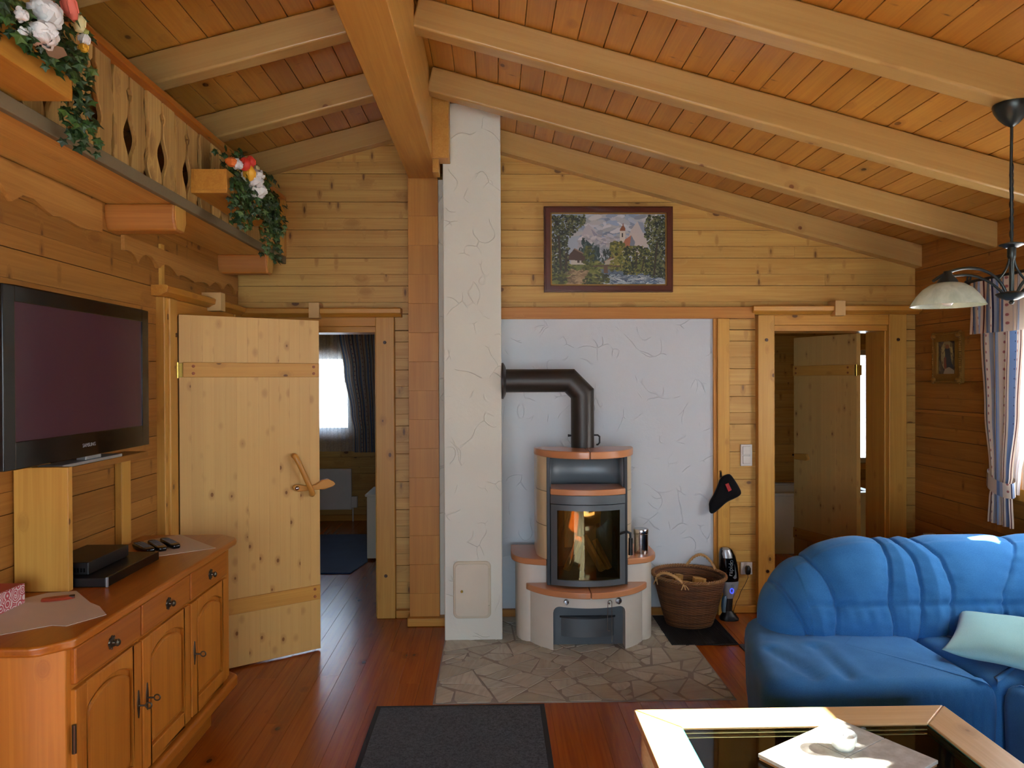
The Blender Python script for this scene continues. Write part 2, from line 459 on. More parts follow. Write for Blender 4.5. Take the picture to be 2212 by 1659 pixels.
def glass(name, tint=(255, 255, 255), refl=(255, 255, 255), dark=1.0, add=0):
    m, nt, bs = new_mat(name); n = N(nt)
    tp = n('ShaderNodeBsdfTransparent'); c = sc(tint); tp.inputs['Color'].default_value = tuple(v * dark for v in c[:3]) + (1,)
    gl = n('ShaderNodeBsdfGlossy'); gl.inputs['Roughness'].default_value = .03; gl.inputs['Color'].default_value = sc(refl)
    fr = n('ShaderNodeFresnel'); fr.inputs['IOR'].default_value = 1.5
    tc = n('ShaderNodeTexCoord')
    mx = n('ShaderNodeMixShader'); n.link(n.math('ADD', n.math('ADD', fr.outputs[0], add), n.math('MULTIPLY', n.noise(tc.outputs['Object'], 5, 2), .01)), mx.inputs[0])
    n.link(tp.outputs[0], mx.inputs[1]); n.link(gl.outputs[0], mx.inputs[2]); n.link(mx.outputs[0], nt.nodes['Material Output'].inputs['Surface']); return m
GLASS = glass('window_glass')
TGLASS = glass('table_glass', (222, 246, 238), dark=.9)
SGLASS = glass('stove_glass', (232, 222, 196), (255, 230, 170), .97, .07)
def glassedge():
    m, nt, bs = new_mat('glass_edge'); bs.inputs['Base Color'].default_value = sc((70, 170, 160)); bs.inputs['Roughness'].default_value = .1
    bs.inputs['Transmission Weight'].default_value = .3; return m
GEDGE = glassedge()

def emis(name, c, s):
    m, nt, bs = new_mat(name); bs.inputs['Emission Color'].default_value = sc(c); bs.inputs['Emission Strength'].default_value = s
    bs.inputs['Base Color'].default_value = sc(c); return m
LEDB = emis('blue_led', (60, 80, 255), 1.2)

def milk():
    m, nt, bs = new_mat('alabaster_glass'); n = N(nt); tc = n('ShaderNodeTexCoord')
    col = n.mix(n.rng(n.noise(tc.outputs['Object'], 14, 4, .6, 1.5), .35, .7), sc((226, 232, 218)), sc((196, 206, 190)))
    n.link(col, bs.inputs['Base Color']); bs.inputs['Roughness'].default_value = .18
    tr = n('ShaderNodeBsdfTranslucent'); n.link(col, tr.inputs['Color']); mx = n('ShaderNodeMixShader'); mx.inputs[0].default_value = .45
    n.link(bs.outputs[0], mx.inputs[1]); n.link(tr.outputs[0], mx.inputs[2]); n.link(mx.outputs[0], nt.nodes['Material Output'].inputs['Surface']); return m
MILK = milk()

def tilemat():
    m, nt, bs = new_mat('marble_tile'); n = N(nt); tc = n('ShaderNodeTexCoord')
    col = n.mix(n.rng(n.noise(tc.outputs['Object'], 22, 5, .65), .35, .7), sc((206, 204, 194)), sc((168, 164, 148)))
    n.link(col, bs.inputs['Base Color']); bs.inputs['Roughness'].default_value = .35; return m
TILEG = tilemat()

def attrmat(name, rough=.5):
    m, nt, bs = new_mat(name); n = N(nt); a = n('ShaderNodeAttribute', attribute_name='paint'); n.link(a.outputs['Color'], bs.inputs['Base Color'])
    bs.inputs['Roughness'].default_value = rough; return m
PAINTM = attrmat('oil_paint', .45)
MAHOG = flat('mahogany', (86, 38, 22), .3, coat=.3)
GILT = flat('gilt', (150, 112, 48), .4, .5, bumpy=.8, bscale=90)

def redpattern():
    m, nt, bs = new_mat('red_circle_print'); n = N(nt); tc = n('ShaderNodeTexCoord')
    vo = n('ShaderNodeTexVoronoi'); vo.inputs['Scale'].default_value = 34; n.link(tc.outputs['Object'], vo.inputs['Vector'])
    f = n.math('ABSOLUTE', n.math('SINE', n.math('MULTIPLY', vo.outputs['Distance'], 13)))
    n.link(n.mix(n.rng(f, .55, .75), sc((226, 214, 208)), sc((190, 72, 80))), bs.inputs['Base Color']); return m
REDPR = redpattern()

def tvscreen():
    m, nt, bs = new_mat('dark_screen'); bs.inputs['Base Color'].default_value = sc((70, 42, 52)); bs.inputs['Roughness'].default_value = .16
    bs.inputs['Specular IOR Level'].default_value = .35; return m
SCREEN = tvscreen()

def soot():
    return flat('fireclay_yellow', (196, 160, 84), .6)
FIRECLAY = soot()
# ------------------------------------------------------------------ setting
RX, ZR, SL = -.485, 3.604, .27
def zc(x): return ZR - SL * abs(x - RX)

def log_wall(name, ax, f0, f1, a0, a1, z0, z1, holes, off, mat, pitch=.2, inner=-1, step=9, top=None):
    """stacked logs between planes f0..f1 (normal axis ax), from a0 to a1 along the wall; holes = (a0,a1,z0,z1)"""
    mb = MB(); cuts = sorted(set([z0, z1] + [round(off + pitch * k, 5) for k in range(-2, 24)] + [round(off + pitch * (k + .42), 5) for k in range(-2, 24)] + [h[i] for h in holes for i in (2, 3)]))
    cuts = [c for c in cuts if z0 - 1e-6 <= c <= z1 + 1e-6]
    sgn = inner
    rs = random.Random(len(name) * 7 + int(a0 * 10))
    for k in range(len(cuts) - 1):
        c0, c1 = cuts[k], cuts[k + 1]
        if c1 - c0 < .004: continue
        spans = [(a0, a1)]
        for h in holes:
            if c0 < h[3] - 1e-4 and c1 > h[2] + 1e-4:
                ns = []
                for s0, s1 in spans:
                    if h[0] > s0: ns.append((s0, min(h[0], s1)))
                    if h[1] < s1: ns.append((max(h[1], s0), s1))
                spans = [(p, q) for p, q in ns if q - p > 1e-4]
        for s0, s1 in spans:
            p = s0
            while p < s1 - 1e-6:
                q = min(s1, p + rs.uniform(.6, 1.2) * step)
                if s1 - q < .5: q = s1
                main = lambda c: abs(((c - off) / pitch) - round((c - off) / pitch)) < 1e-3
                g0, g1 = (.0012 if main(c0) else 0), (.0012 if main(c1) else 0)
                fi = f0 if inner < 0 else f1; bk = fi + .02 * (1 if inner < 0 else -1)     # boards 2 cm thick on a solid core
                a_, b_ = sorted((fi, bk)); c_, d_ = sorted((bk, f1 if inner < 0 else f0))
                if ax == 1: mb.box(p, q, a_, b_, c0 + g0, c1 - g1); mb.box(p, q, c_, d_, c0, c1)
                else: mb.box(a_, b_, p, q, c0 + g0, c1 - g1); mb.box(c_, d_, p, q, c0, c1)
                p = q
    return struct(name, mb, mat, bevel=.0018, seg=1, merge=False)

DL = (-1.70, -.84, -.1, 2.045); DR = (2.01, 2.84, -.1, 2.047)
log_wall('wall_back', 1, 5.25, 5.45, -4.2, 5.2, 0, 3.765, [DL, DR], .165, WX)
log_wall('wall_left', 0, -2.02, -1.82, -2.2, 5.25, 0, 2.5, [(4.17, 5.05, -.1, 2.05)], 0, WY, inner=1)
W1 = (2.95, 4.15, 1.05, 2.1); W2 = (1.3, 2.66, 1.445, 1.962); W6 = (.0, 1.2, 1.75, 2.4)  # last two: unseen openings added for sun on table and floor
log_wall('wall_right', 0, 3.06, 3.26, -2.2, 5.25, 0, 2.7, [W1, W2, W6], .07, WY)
W3 = (-1.7, 1.5, .45, 2.35)
log_wall('wall_rear', 1, -2.4, -2.2, -4.2, 3.26, 0, 3.6, [W3], .1, WX, inner=1)

# floor boards
mb = MB(); rs = random.Random(3)
x = -4.2
while x < 5.2:
    y = -2.4 - rs.uniform(0, 1.5)
    while y < 9.2:
        L = rs.uniform(1.6, 3.0); y0 = max(y, -2.4); y1 = min(y + L, 9.2)
        if y1 > y0: mb.box(x, x + .118, y0, y1, -.03, 0)
        y += L
    x += .118
struct('floor', mb, FLOOR, bevel=.0012, seg=1, merge=False)

# sloping board ceiling (two slopes)
mb = MB()
def slope_boards(sign, length):
    c, s = math.cos(math.atan(SL)), math.sin(math.atan(SL)); d = .133
    k = 0
    while k * d < length:
        a, b = k * d, min((k + 1) * d, length)
        pts = []
        core = [(RX + sign * t * c, ZR - t * s) for t in (a, b)]; core = core + [(core[1][0], core[1][1] + .02), (core[0][0], core[0][1] + .02)]
        for (t, h) in ((a + .0011, 0), (b - .0011, 0), (b - .0011, .018), (a + .0011, .018)):
            pts.append((RX + sign * (t * c + h * s), ZR - t * s + h * c))
        mb.prism(pts, 1, -2.4, 5.45); mb.prism([(x_, z_ + .02) for x_, z_ in core], 1, -2.4, 5.45); k += 1
slope_boards(1, 3.93); slope_boards(-1, 3.95)
struct('ceiling', mb, CEIL, bevel=.003, seg=1, merge=False)

# roof timbers
bm_ = MB().prism([(-.585, 3.08), (-.385, 3.08), (-.385, zc(-.385) - .002), (RX, ZR - .002), (-.585, zc(-.585) - .002)], 1, -2.2, 5.25)
tag(obj('ridge_beam', bm_, RIDGE, bevel=.004), 'massive pine ridge beam running overhead towards the camera, resting on the wooden post', 'beam')
ang = math.atan(SL)
ri = 0
RN = ['against the back wall', 'second out from the back wall', 'third out from the back wall', 'fourth out from the back wall']
for k, (y0, w) in enumerate(((5.165, .085), (4.38, .1), (3.585, .1), (2.795, .1), (2.0, .1))):
    for sgn in (1, -1):
        L = 3.95 if sgn > 0 else 3.9
        st = .13
        m = MB().box(st, L, 0, w, -.153, -.003)
        if k == 4 and sgn < 0: continue
        o = obj('rafter', m, RAFT, bevel=.012 if k else .003, seg=3)
        o.location = (RX, y0, ZR)
        if sgn > 0: o.rotation_euler = (0, ang, 0)
        else:
            o.rotation_euler = (0, ang, PI); o.location = (RX, y0 + w, ZR)
        side = 'over stove and sofa side' if sgn > 0 else 'on the carved balcony side'
        nm = RN[k] if k < 4 else 'fifth out from the back wall'
        tag(o, 'pale pine rafter %s, %s' % (side, nm), 'rafter', 'rafters under the sloping ceiling')
# post under the ridge beam
t = thing('wooden_post', (-.487, 5.14, 0), 'broad brown wooden post carrying the ridge beam beside the white chimney', 'post')
mb = MB(); z = .06; rs = random.Random(5)
cuts = [.06, .22, .42, .62, .82, 1.02, 1.22, 1.42, 1.62, 1.82, 2.02, 2.22, 2.42, 2.62, 2.82, 3.08]
for a, b in zip(cuts, cuts[1:]): mb.box(-.590, -.384, 5.05, 5.25, a, b)
obj('post_shaft', mb, POST, t, bevel=.0015, seg=1, merge=False)
obj('post_foot', MB().box(-.605, -.33, 5.015, 5.25, 0, .06), TRIMX, t, bevel=.008)
tag(obj('wooden_block', MB().box(-.385, -.279, 4.6, 4.735, 3.085, zc(-.385) - .04), RIDGE, bevel=.003), 'short upright wooden block between the ridge beam and the top of the chimney', 'block')
tag(obj('filler_strip', MB().box(-.384, -.345, 4.62, 4.735, 3.0, 3.085), RIDGE, bevel=.002), 'small brown wooden filler strip under the block beside the chimney', 'strip')

# chimney
t = thing('chimney', (-.14, 5, 0), 'tall white plastered chimney rising beside the stove, with a soot door low on its front', 'chimney')
obj('chimney_shaft', MB().box(-.329, .046, 4.742, 5.25, 0, zc(.046) + .02), PLASTER, t, bevel=.008)
obj('plaster_return', MB().box(-.384, -.329, 5.09, 5.25, 0.06, 3.08), PLASTER, t)
def rrect(x0, x1, z0, z1, r, n=6):
    P = []
    for cx, cz, a in ((x1 - r, z1 - r, 0), (x0 + r, z1 - r, 90), (x0 + r, z0 + r, 180), (x1 - r, z0 + r, 270)):
        for k in range(n + 1):
            b = math.radians(a + 90 * k / n); P.append((cx + r * math.cos(b), cz + r * math.sin(b)))
    return P
sd = obj('soot_door_frame', MB().prism(rrect(-.272, -.028, .148, .518, .035), 1, 4.728, 4.75), flat('cream_metal', (214, 204, 178), .45), t, bevel=.006)
pd_ = obj('soot_door', MB().prism(rrect(-.258, -.044, .164, .502, .026), 1, 4.720, 4.735), flat('cream_metal_door', (220, 212, 190), .45), t, bevel=.003)
for z in (.21, .45): obj('hinge', MB().box(-.047, -.036, 4.716, 4.73, z - .025, z + .025), bpy.data.materials['cream_metal'], pd_, bevel=.002)
obj('lock', MB().lathe([(0, -.006), (.008, -.006), (.009, 0), (0.009, .004)], seg=14).xf(Matrix.Translation((-.216, 4.716, .328)) @ Matrix.Rotation(PI / 2, 4, 'X')), BRASS, pd_)

# white fire wall and its trim
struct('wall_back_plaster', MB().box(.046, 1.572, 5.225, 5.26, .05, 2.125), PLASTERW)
struct('trim_1', MB().box(.046, 1.86, 5.18, 5.26, 2.124, 2.207), REDX, bevel=.004)
mb = MB().box(1.596, 1.682, 5.19, 5.26, .0, 2.124); tr = struct('trim_2', mb, WZ, bevel=.004)
obj('side_strip', MB().box(1.57, 1.5955, 5.205, 5.26, 0, 2.124), POST, tr, bevel=.001)
pl = MB()
for z in (1.95, 1.32, .72):
    pl.lathe([(0, 0), (.011, 0), (.011, .004), (0, .004)], seg=12).xf(Matrix.Identity(4)) if False else None
struct('baseboard_plaster', MB().box(.046, 1.57, 5.2, 5.26, 0, .055), REDX, bevel=.003)
struct('baseboard_back', MB().box(1.683, 1.886, 5.225, 5.26, 0, .055), TRIMX, bevel=.006)
struct('baseboard_post', MB().box(-.706, -.592, 5.2, 5.26, 0, .055), TRIMX, bevel=.006)

# crazy-paved hearth
def clip(poly, px, py, nx, ny):
    out = []
    for i in range(len(poly)):
        a = poly[i]; b = poly[(i + 1) % len(poly)]
        da = (a[0] - px) * nx + (a[1] - py) * ny; db = (b[0] - px) * nx + (b[1] - py) * ny
        if da <= 0: out.append(a)
        if (da < 0) != (db < 0):
            t_ = da / (da - db); out.append((a[0] + (b[0] - a[0]) * t_, a[1] + (b[1] - a[1]) * t_))
    return out
hx0, hx1, hy0, hy1 = -.329, 1.27, 3.815, 5.2
t = thing('stone_hearth', (.47, 4.5, 0), 'pale crazy-paved natural stone hearth slab set into the floor under the stove', 'hearth')
obj('grout_bed', MB().box(hx0, hx1, hy0, hy1, -.02, .003), GROUT, t)
rs = random.Random(11); stones = []
def area_c(P):
    A_ = cx_ = cy_ = 0
    for i in range(len(P)):
        x0, y0 = P[i]; x1, y1 = P[(i + 1) % len(P)]; c = x0 * y1 - x1 * y0; A_ += c; cx_ += (x0 + x1) * c; cy_ += (y0 + y1) * c
    return A_ / 2, cx_ / (3 * A_), cy_ / (3 * A_)
def shatter(P, lim, dep=0):
    A_, cx_, cy_ = area_c(P)
    if abs(A_) < lim or dep > 12: stones.append(P); return
    far = max(((p, q) for p in P for q in P), key=lambda pq: (pq[0][0] - pq[1][0]) ** 2 + (pq[0][1] - pq[1][1]) ** 2)
    th = math.atan2(far[1][1] - far[0][1], far[1][0] - far[0][0]) + rs.uniform(-.75, .75)
    k = rs.uniform(-.12, .12) * math.sqrt(abs(A_)); nx, ny = math.cos(th), math.sin(th); px_, py_ = cx_ + nx * k, cy_ + ny * k
    for s_ in (1, -1):
        Q = clip(P, px_, py_, nx * s_, ny * s_)
        if len(Q) >= 3: shatter(Q, rs.choice((.008, .018, .03, .042, .055)) , dep + 1)
shatter([(hx0 + .002, hy0 + .002), (hx1 - .002, hy0 + .002), (hx1 - .002, hy1), (hx0 + .002, hy1)], .02)
mb = MB()
for P in stones:
    A_, cx_, cy_ = area_c(P)
    if A_ < 0: P = P[::-1]
    Q = list(P); n_ = len(P)
    for i in range(n_):      # grout joint: pull every edge in by its own amount
        (x0, y0), (x1, y1) = P[i], P[(i + 1) % n_]; L = math.hypot(x1 - x0, y1 - y0)
        if L < 1e-6: continue
        nx, ny = (y1 - y0) / L, -(x1 - x0) / L; g = rs.uniform(.004, .008); th = rs.uniform(-.05, .05)
        nx, ny = nx * math.cos(th) - ny * math.sin(th), nx * math.sin(th) + ny * math.cos(th)
        mx_, my_ = (x0 + x1) / 2, (y0 + y1) / 2
        Q = clip(Q, mx_ - nx * g, my_ - ny * g, nx, ny)
        if len(Q) < 3: break
    if len(Q) < 3: continue
    for i in range(n_):      # knock off some sharp corners
        if rs.random() < .6:
            vx, vy = P[i][0] - cx_, P[i][1] - cy_; L = math.hypot(vx, vy); k = L - rs.uniform(.012, .03)
            if k > 0: Q = clip(Q, cx_ + vx / L * k, cy_ + vy / L * k, vx / L, vy / L)
            if len(Q) < 3: break
    if len(Q) < 3: continue
    mb.prism(Q, 2, .0, .006)
obj('paving_stones', mb, STONE, t, bevel=.0025, seg=1, merge=False)

# ------------------------------------------------------------------ door frames and doors
PLUGS = []
def plug(parent, p, ax=1, r=.012):
    m = MB().lathe([(0, -.004), (r * .9, -.004), (r, 0), (r, .006)], seg=14)
    rot = Matrix.Rotation(PI / 2, 4, 'X') if ax == 1 else Matrix.Rotation(-PI / 2, 4, 'Y')
    if ax == 1: m.xf(Matrix.Translation(p) @ rot.inverted() if False else Matrix.Translation(p) @ Matrix.Rotation(-PI / 2, 4, 'X'))
    else: m.xf(Matrix.Translation(p) @ Matrix.Rotation(PI / 2, 4, 'Y'))
    return obj('wooden_plug', m, PLUG, parent)

def frame_back(name, xo0, xi0, xi1, xo1, led0, led1, pegx, zi, zl, zled, depth, label, hidden_left=False):
    t = tag(empty(name, ((xi0 + xi1) / 2, 5.2, 0)), label, None, None, 'structure')
    yf = 5.195
    for a, b in ((xo0, xi0), (xi1, xo1)):
        obj('jamb_post', MB().box(a, b, yf, 5.26, 0, zl), WZ, t, bevel=.006)
    obj('lintel', MB().box(xi0, xi1, yf + .008, 5.26, zi + .03, zl), TRIMX, t, bevel=.004)
    obj('inner_head', MB().box(xi0, xi1, yf + .03, depth, zi - .012, zi + .03), TRIMX, t, bevel=.003)
    for a, b in ((xi0 - .02, xi0 + .012), (xi1 - .012, xi1 + .02)):
        obj('jamb_lining', MB().box(a, b, 5.24, depth, 0, zi + .03), WZ, t, bevel=.003)
    obj('ledge_moulding', MB().prism([(yf - .004, zl), (yf - .018, zl + .012), (yf - .045, zl + .022), (yf - .05, zl + .055), (yf - .04, zl + .062), (5.26, zl + .062), (5.26, zl)], 0, led0, led1), TRIMX, t, bevel=.004)
    obj('peg_block', MB().box(pegx - .037, pegx + .037, yf - .065, 5.25, zled - .03, zled + .078), PEGW, t, bevel=.003)
    return t
tl = frame_back('trim_3', -1.815, -1.70, -.84, -.708, -1.815, -.655, -1.255, 2.045, 2.14, 2.158, 5.47, 'yellow pine frame of the doorway to the bedroom, with ledge moulding and centre peg')
for z in (1.96, .305): plug(tl, (-.775, 5.193, z))
tr_ = frame_back('trim_4', 1.888, 2.01, 2.84, 2.969, 1.84, 3.055, 2.455, 2.047, 2.152, 2.168, 5.51, 'yellow pine frame of the doorway to the bathroom, with ledge moulding and centre peg')
for x in (1.95, 2.905): plug(tr_, (x, 5.193, 1.97))
plug(tr_, (1.955, 5.193, .31))
# frame of the left-wall door
t = tag(empty('trim_5', (-1.8, 4.6, 0)), 'pine frame of the side doorway in the left log wall, with ledge and peg', None, None, 'structure')
for a, b in ((3.985, 4.15), (5.06, 5.19)):
    obj('jamb_post', MB().box(-1.84, -1.775, a, b, 0, 2.15), WZ, t, bevel=.006)
obj('jamb_lining', MB().box(-1.80, -1.76, 4.02, 4.095, 0, 2.148), WZ, t, bevel=.008)
obj('lintel', MB().box(-1.84, -1.785, 4.15, 5.06, 2.06, 2.15), TRIMY, t, bevel=.004)
for a, b in ((4.12, 4.165), (5.05, 5.09)): obj('jamb_lining', MB().box(-2.03, -1.80, a, b, 0, 2.08), WZ, t)
obj('ledge_moulding', MB().prism([(-1.772, 2.15), (-1.758, 2.16), (-1.735, 2.17), (-1.73, 2.20), (-1.74, 2.208), (-1.84, 2.208), (-1.84, 2.15)], 1, 3.93, 5.19), TRIMY, t, bevel=.003)
obj('peg_block', MB().box(-1.83, -1.70, 4.60, 4.675, 2.13, 2.245), PEGW, t, bevel=.003)
plug(t, (-1.773, 4.12, 1.95), 0)

def leaf(name, hinge, free, w, z1, label, handle=True, flip=1):
    a = math.atan2(free[1] - hinge[1], free[0] - hinge[0])
    t = tag(empty(name, (hinge[0], hinge[1], 0), a), label, 'door', None, 'structure')
    mb = MB(); n = 13; s = -1 * flip
    for k in range(n):
        x0 = .012 + (w - .012) * k / n; x1 = .012 + (w - .012) * (k + 1) / n
        mb.box(x0, x1, -.02, .02, .012, z1)
    obj('door_boards', mb, DOORZ, t, local=True, bevel=.0007, seg=1, merge=False)
    y0, y1 = (-.034, -.019) if flip > 0 else (.019, .034)
    bz = ((1.715, 1.80), (.325, .415))
    for a0, a1 in bz:
        b = obj('door_batten', MB().box(.03, w - .003, y0, y1, a0, a1), DOORX, t, local=True, bevel=.004)
        for u in (.085, w - .04):
            for z in (a0 + .022, a1 - .022):
                yy = y0 - .0015 if flip > 0 else y1 + .0015
                obj('wooden_plug', MB().lathe([(0, -.003), (.0085, -.002), (.009, .002)], seg=10).xf(Matrix.Translation((u, yy, z)) @ Matrix.Rotation(-PI / 2 * flip, 4, 'X')), flat('batten_plug', (150, 84, 40), .5) if 'batten_plug' not in bpy.data.materials else bpy.data.materials['batten_plug'], b, local=True)
    for z in (1.755, .30):
        h = MB().tube([(0.0, y0 if flip > 0 else y1, z - .045), (0.0, y0 if flip > 0 else y1, z + .045)], .009, 12)
        h.box(.0, .03, -.0215, .0215, z - .04, z + .04)
        obj('hinge', h, BRASS, t, local=True, bevel=.001)
    return t
d1 = leaf('door_1', (-1.793, 4.165), (-1.11, 4.628), .826, 2.068, 'open knotty pine board door on the left with two battens and a carved wooden latch')
# its wooden handle and latch
hy = -.02
obj('pull_handle', MB().tube([(.655, hy, 1.235), (.655, hy - .038, 1.235), (.672, hy - .05, 1.205), (.752, hy - .05, 1.02), (.768, hy - .038, .99), (.768, hy, .985)], [.018, .018, .0165, .0165, .018, .018], 14), HANDLE, d1, local=True, sub=1)
lv = MB(); outl = [(.66, 0), (.645, .022), (.66, .036), (.69, .034), (.75, .020), (.79, .026), (.835, .052), (.87, .056), (.905, .038), (.92, .02), (.905, .006), (.85, -.008), (.79, -.006), (.74, -.008), (.68, -.008)]
lv.prism([(u, 1.02 + v) for u, v in outl], 1, hy - .028, hy - .003)
lt = obj('latch_lever', lv, HANDLE, d1, local=True, bevel=.006, seg=3)
obj('latch_screw', MB().lathe([(0, .012), (.006, .011), (.013, .006), (.016, 0)], seg=16).xf(Matrix.Translation((.672, hy - .028, 1.035)) @ Matrix.Rotation(PI / 2, 4, 'X')), CHROME, lt, local=True)
d2 = leaf('door_2', (2.825, 5.59), (2.60, 6.225), .69, 2.04, 'half open knotty pine board door seen through the right doorway, leading to the bathroom', flip=-1)
obj('latch_lever', MB().prism([(.50, 1.02), (.52, 1.06), (.66, 1.05), (.66, 1.0), (.52, 1.0)], 1, .02, .05), HANDLE, d2, local=True, bevel=.008)
obj('door_knob', MB().tube([(.685, .0, 1.03), (.72, .0, 1.03)], .012, 10), CHROME, d2, local=True)

# ------------------------------------------------------------------ gallery balcony on the left
t = thing('carved_balcony', (-1.65, 3.5, 2.5), 'long pine balcony on the left log wall, with carved slat railing on projecting log ends', 'balcony')
mb = MB()
for a, b in ((-1.82, -1.66), (-1.66, -1.505)): mb.box(a, b, -2.0, 5.25, 2.53, 2.565)
obj('soffit_boards', mb, SOFFIT, t, bevel=.003, merge=False)
obj('edge_strip', MB().box(-1.505, -1.478, -2.0, 5.25, 2.522, 2.572), flat('weathered_strip', (116, 102, 72), .7, bumpy=.4, bscale=60), t, bevel=.004)
for y in (3.47, 4.87):
    lg = MB().prism([(y + .01, 2.53), (y + .005, 2.46), (y + .03, 2.405), (y + .12, 2.405), (y + .145, 2.46), (y + .14, 2.53)], 0, -1.84, -1.5)
    lb = obj('log_bracket', lg, pine('bracket_log', (184, 122, 52), (148, 86, 28), 'x', kn=.05, ks=4, rough=.5) if 'bracket_log' not in bpy.data.materials else bpy.data.materials['bracket_log'], t, bevel=.012, seg=3)
    eg = [(y + .02, 2.522), (y + .016, 2.46), (y + .038, 2.416), (y + .112, 2.416), (y + .134, 2.46), (y + .13, 2.522)]
    obj('end_grain', MB().prism(eg, 0, -1.502, -1.497), WZ, lb, label='pale sawn end grain')
obj('handrail', MB().box(-1.545, -1.475, -2.0, 5.25, 2.966, 2.998), SIDE_Y, t, bevel=.006)
obj('lower_rail', MB().box(-1.565, -1.54, -2.0, 5.25, 2.60, 2.625), WY, t, bevel=.004)
obj('upper_rail', MB().box(-1.565, -1.54, -2.0, 5.25, 2.935, 2.96), WY, t, bevel=.004)
rs = random.Random(21)
y = 1.53; k = 0
while y < 5.19:
    w = .142; L, R = [], []
    n = 22; big = k % 2
    pl_, pr_ = rs.uniform(0, 6), rs.uniform(0, 6)
    for j in range(n + 1):
        z = j / n
        # carved teardrop openings between each pair of slats plus a waney outer edge
        c = .006 + .046 * math.exp(-((z - .36) / .16) ** 2) + .022 * math.exp(-((z - .80) / .04) ** 2)
        wob = .006 * math.sin(z * 9 + pl_) + .004 * math.sin(z * 23 + pr_)
        e1 = w / 2 - (c if big == 0 else .008 + .018 * math.exp(-((z - .02) / .06) ** 2) + wob * 1.3)
        e0 = -w / 2 + (c if big == 1 else .008 + .018 * math.exp(-((z - .02) / .06) ** 2) + wob * 1.3)
        L.append((y + w / 2 + e0, 2.572 + z * .397)); R.append((y + w / 2 + e1, 2.572 + z * .397))
    m = MB().prism(L + R[::-1], 0, *((-1.528, -1.508) if k % 4 < 2 else (-1.536, -1.516)))
    obj('carved_slat', m, SLAT, t, bevel=.004, seg=1)
    y += .1425; k += 1
obj('end_post', MB().box(-1.54, -1.475, 5.195, 5.25, 2.572, 2.968), WZ, t, bevel=.004)
# loft behind the railing
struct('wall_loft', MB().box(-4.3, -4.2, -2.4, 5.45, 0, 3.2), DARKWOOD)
struct('floor_loft', MB().box(-4.2, -1.822, -2.2, 5.25, 2.5, 2.565), WY)
# planed wavy-edged boards on the log wall under the balcony
def wavy(name, y0, y1, ztop, zlo, amp, label, ph=0):
    top = [(y0, ztop), (y1, ztop)]; low = []
    n = 70
    for j in range(n + 1):
        y = y1 + (y0 - y1) * j / n
        low.append((y, zlo + amp * abs(math.sin((y + ph) * 13.5)) ** .6 * (.6 + .4 * math.sin(y * 5.3)) ))
    struct(name, MB().prism(top + low, 0, -1.822, -1.802), WYL, label=label)
wavy('trim_6', -1.0, 3.42, 2.515, 2.36, .075, 'planed pine board with a wavy lower edge on the left log wall')
wavy('trim_7', 3.62, 5.2, 2.41, 2.285, .07, 'shorter planed pine board with a wavy lower edge next to the corner', .2)
struct('trim_8', MB().box(-1.822, -1.806, 4.02, 4.06, 2.2, 2.44), WZ)

# ------------------------------------------------------------------ adjoining rooms
log_wall('wall_bedroom', 1, 8.85, 9.05, -4.2, .8, 0, 2.5, [(-2.75, -1.72, 1.06, 2.0)], .165, WX)
struct('wall_bedroom_side', MB().box(.8, .9, 5.45, 9.05, 0, 2.5), WY)
struct('wall_bedroom_left', MB().box(-4.3, -4.2, 5.45, 9.05, 0, 2.5), WY)
struct('ceiling_bedroom', MB().box(-4.3, 5.2, 5.45, 9.1, 2.5, 2.6), CEIL)
struct('baseboard_bedroom', MB().box(-4.2, .8, 8.82, 8.86, 0, .07), TRIMX, bevel=.006)
log_wall('wall_bath', 1, 8.0, 8.2, .9, 5.2, 0, 2.5, [(3.7, 4.5, .75, 2.0)], .165, WX)
struct('wall_bath_side', MB().box(5.1, 5.2, 5.45, 8.2, 0, 2.5), WY)
struct('wall_bath_tiled', MB().box(1.5, 1.6, 5.45, 8.0, 0, 2.5), flat('brown_tiles', (84, 66, 50), .4))
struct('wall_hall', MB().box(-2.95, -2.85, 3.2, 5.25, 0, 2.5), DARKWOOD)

def window(name, ax, f, a0, a1, z0, z1, s, label, mull=1, cas=.07):
    """timber window: f = wall face on the room side, s = direction outwards"""
    t = tag(empty(name, (f, (a0 + a1) / 2, z0) if ax == 0 else ((a0 + a1) / 2, f, z0)), label, None, None, 'structure')
    def bx(p, q, d0, d1, c0, c1, nm, mat, bev=.004, par=None):
        m = MB().box(d0, d1, p, q, c0, c1) if ax == 0 else MB().box(p, q, d0, d1, c0, c1)
        return obj(nm, m, mat, par or t, bevel=bev)
    d = sorted((f - s * .03, f + s * .02)); e = sorted((f + s * .03, f + s * .085)); g = sorted((f + s * .055, f + s * .061))
    for p, q, c0, c1 in ((a0 - cas, a0, z0 - cas, z1 + cas), (a1, a1 + cas, z0 - cas, z1 + cas), (a0, a1, z0 - cas, z0), (a0, a1, z1, z1 + cas)):
        bx(p, q, d[0], d[1], c0, c1, 'window_casing', WZ)
    w = .055
    for p, q, c0, c1 in ((a0, a0 + w, z0, z1), (a1 - w, a1, z0, z1), (a0 + w, a1 - w, z0, z0 + w), (a0 + w, a1 - w, z1 - w, z1)):
        bx(p, q, e[0], e[1], c0, c1, 'window_sash', WHITEP if ax == 1 else WZ)
    for k in range(mull):
        c = a0 + (a1 - a0) * (k + 1) / (mull + 1); bx(c - .035, c + .035, e[0], e[1], z0 + w, z1 - w, 'mullion', WZ)
    bx(a0 + w, a1 - w, g[0], g[1], z0 + w, z1 - w, 'pane', GLASS, 0)
    return t
window('window_1', 0, 3.06, W1[0], W1[1], W1[2], W1[3], 1, 'pine framed window behind the blue striped curtain on the right')
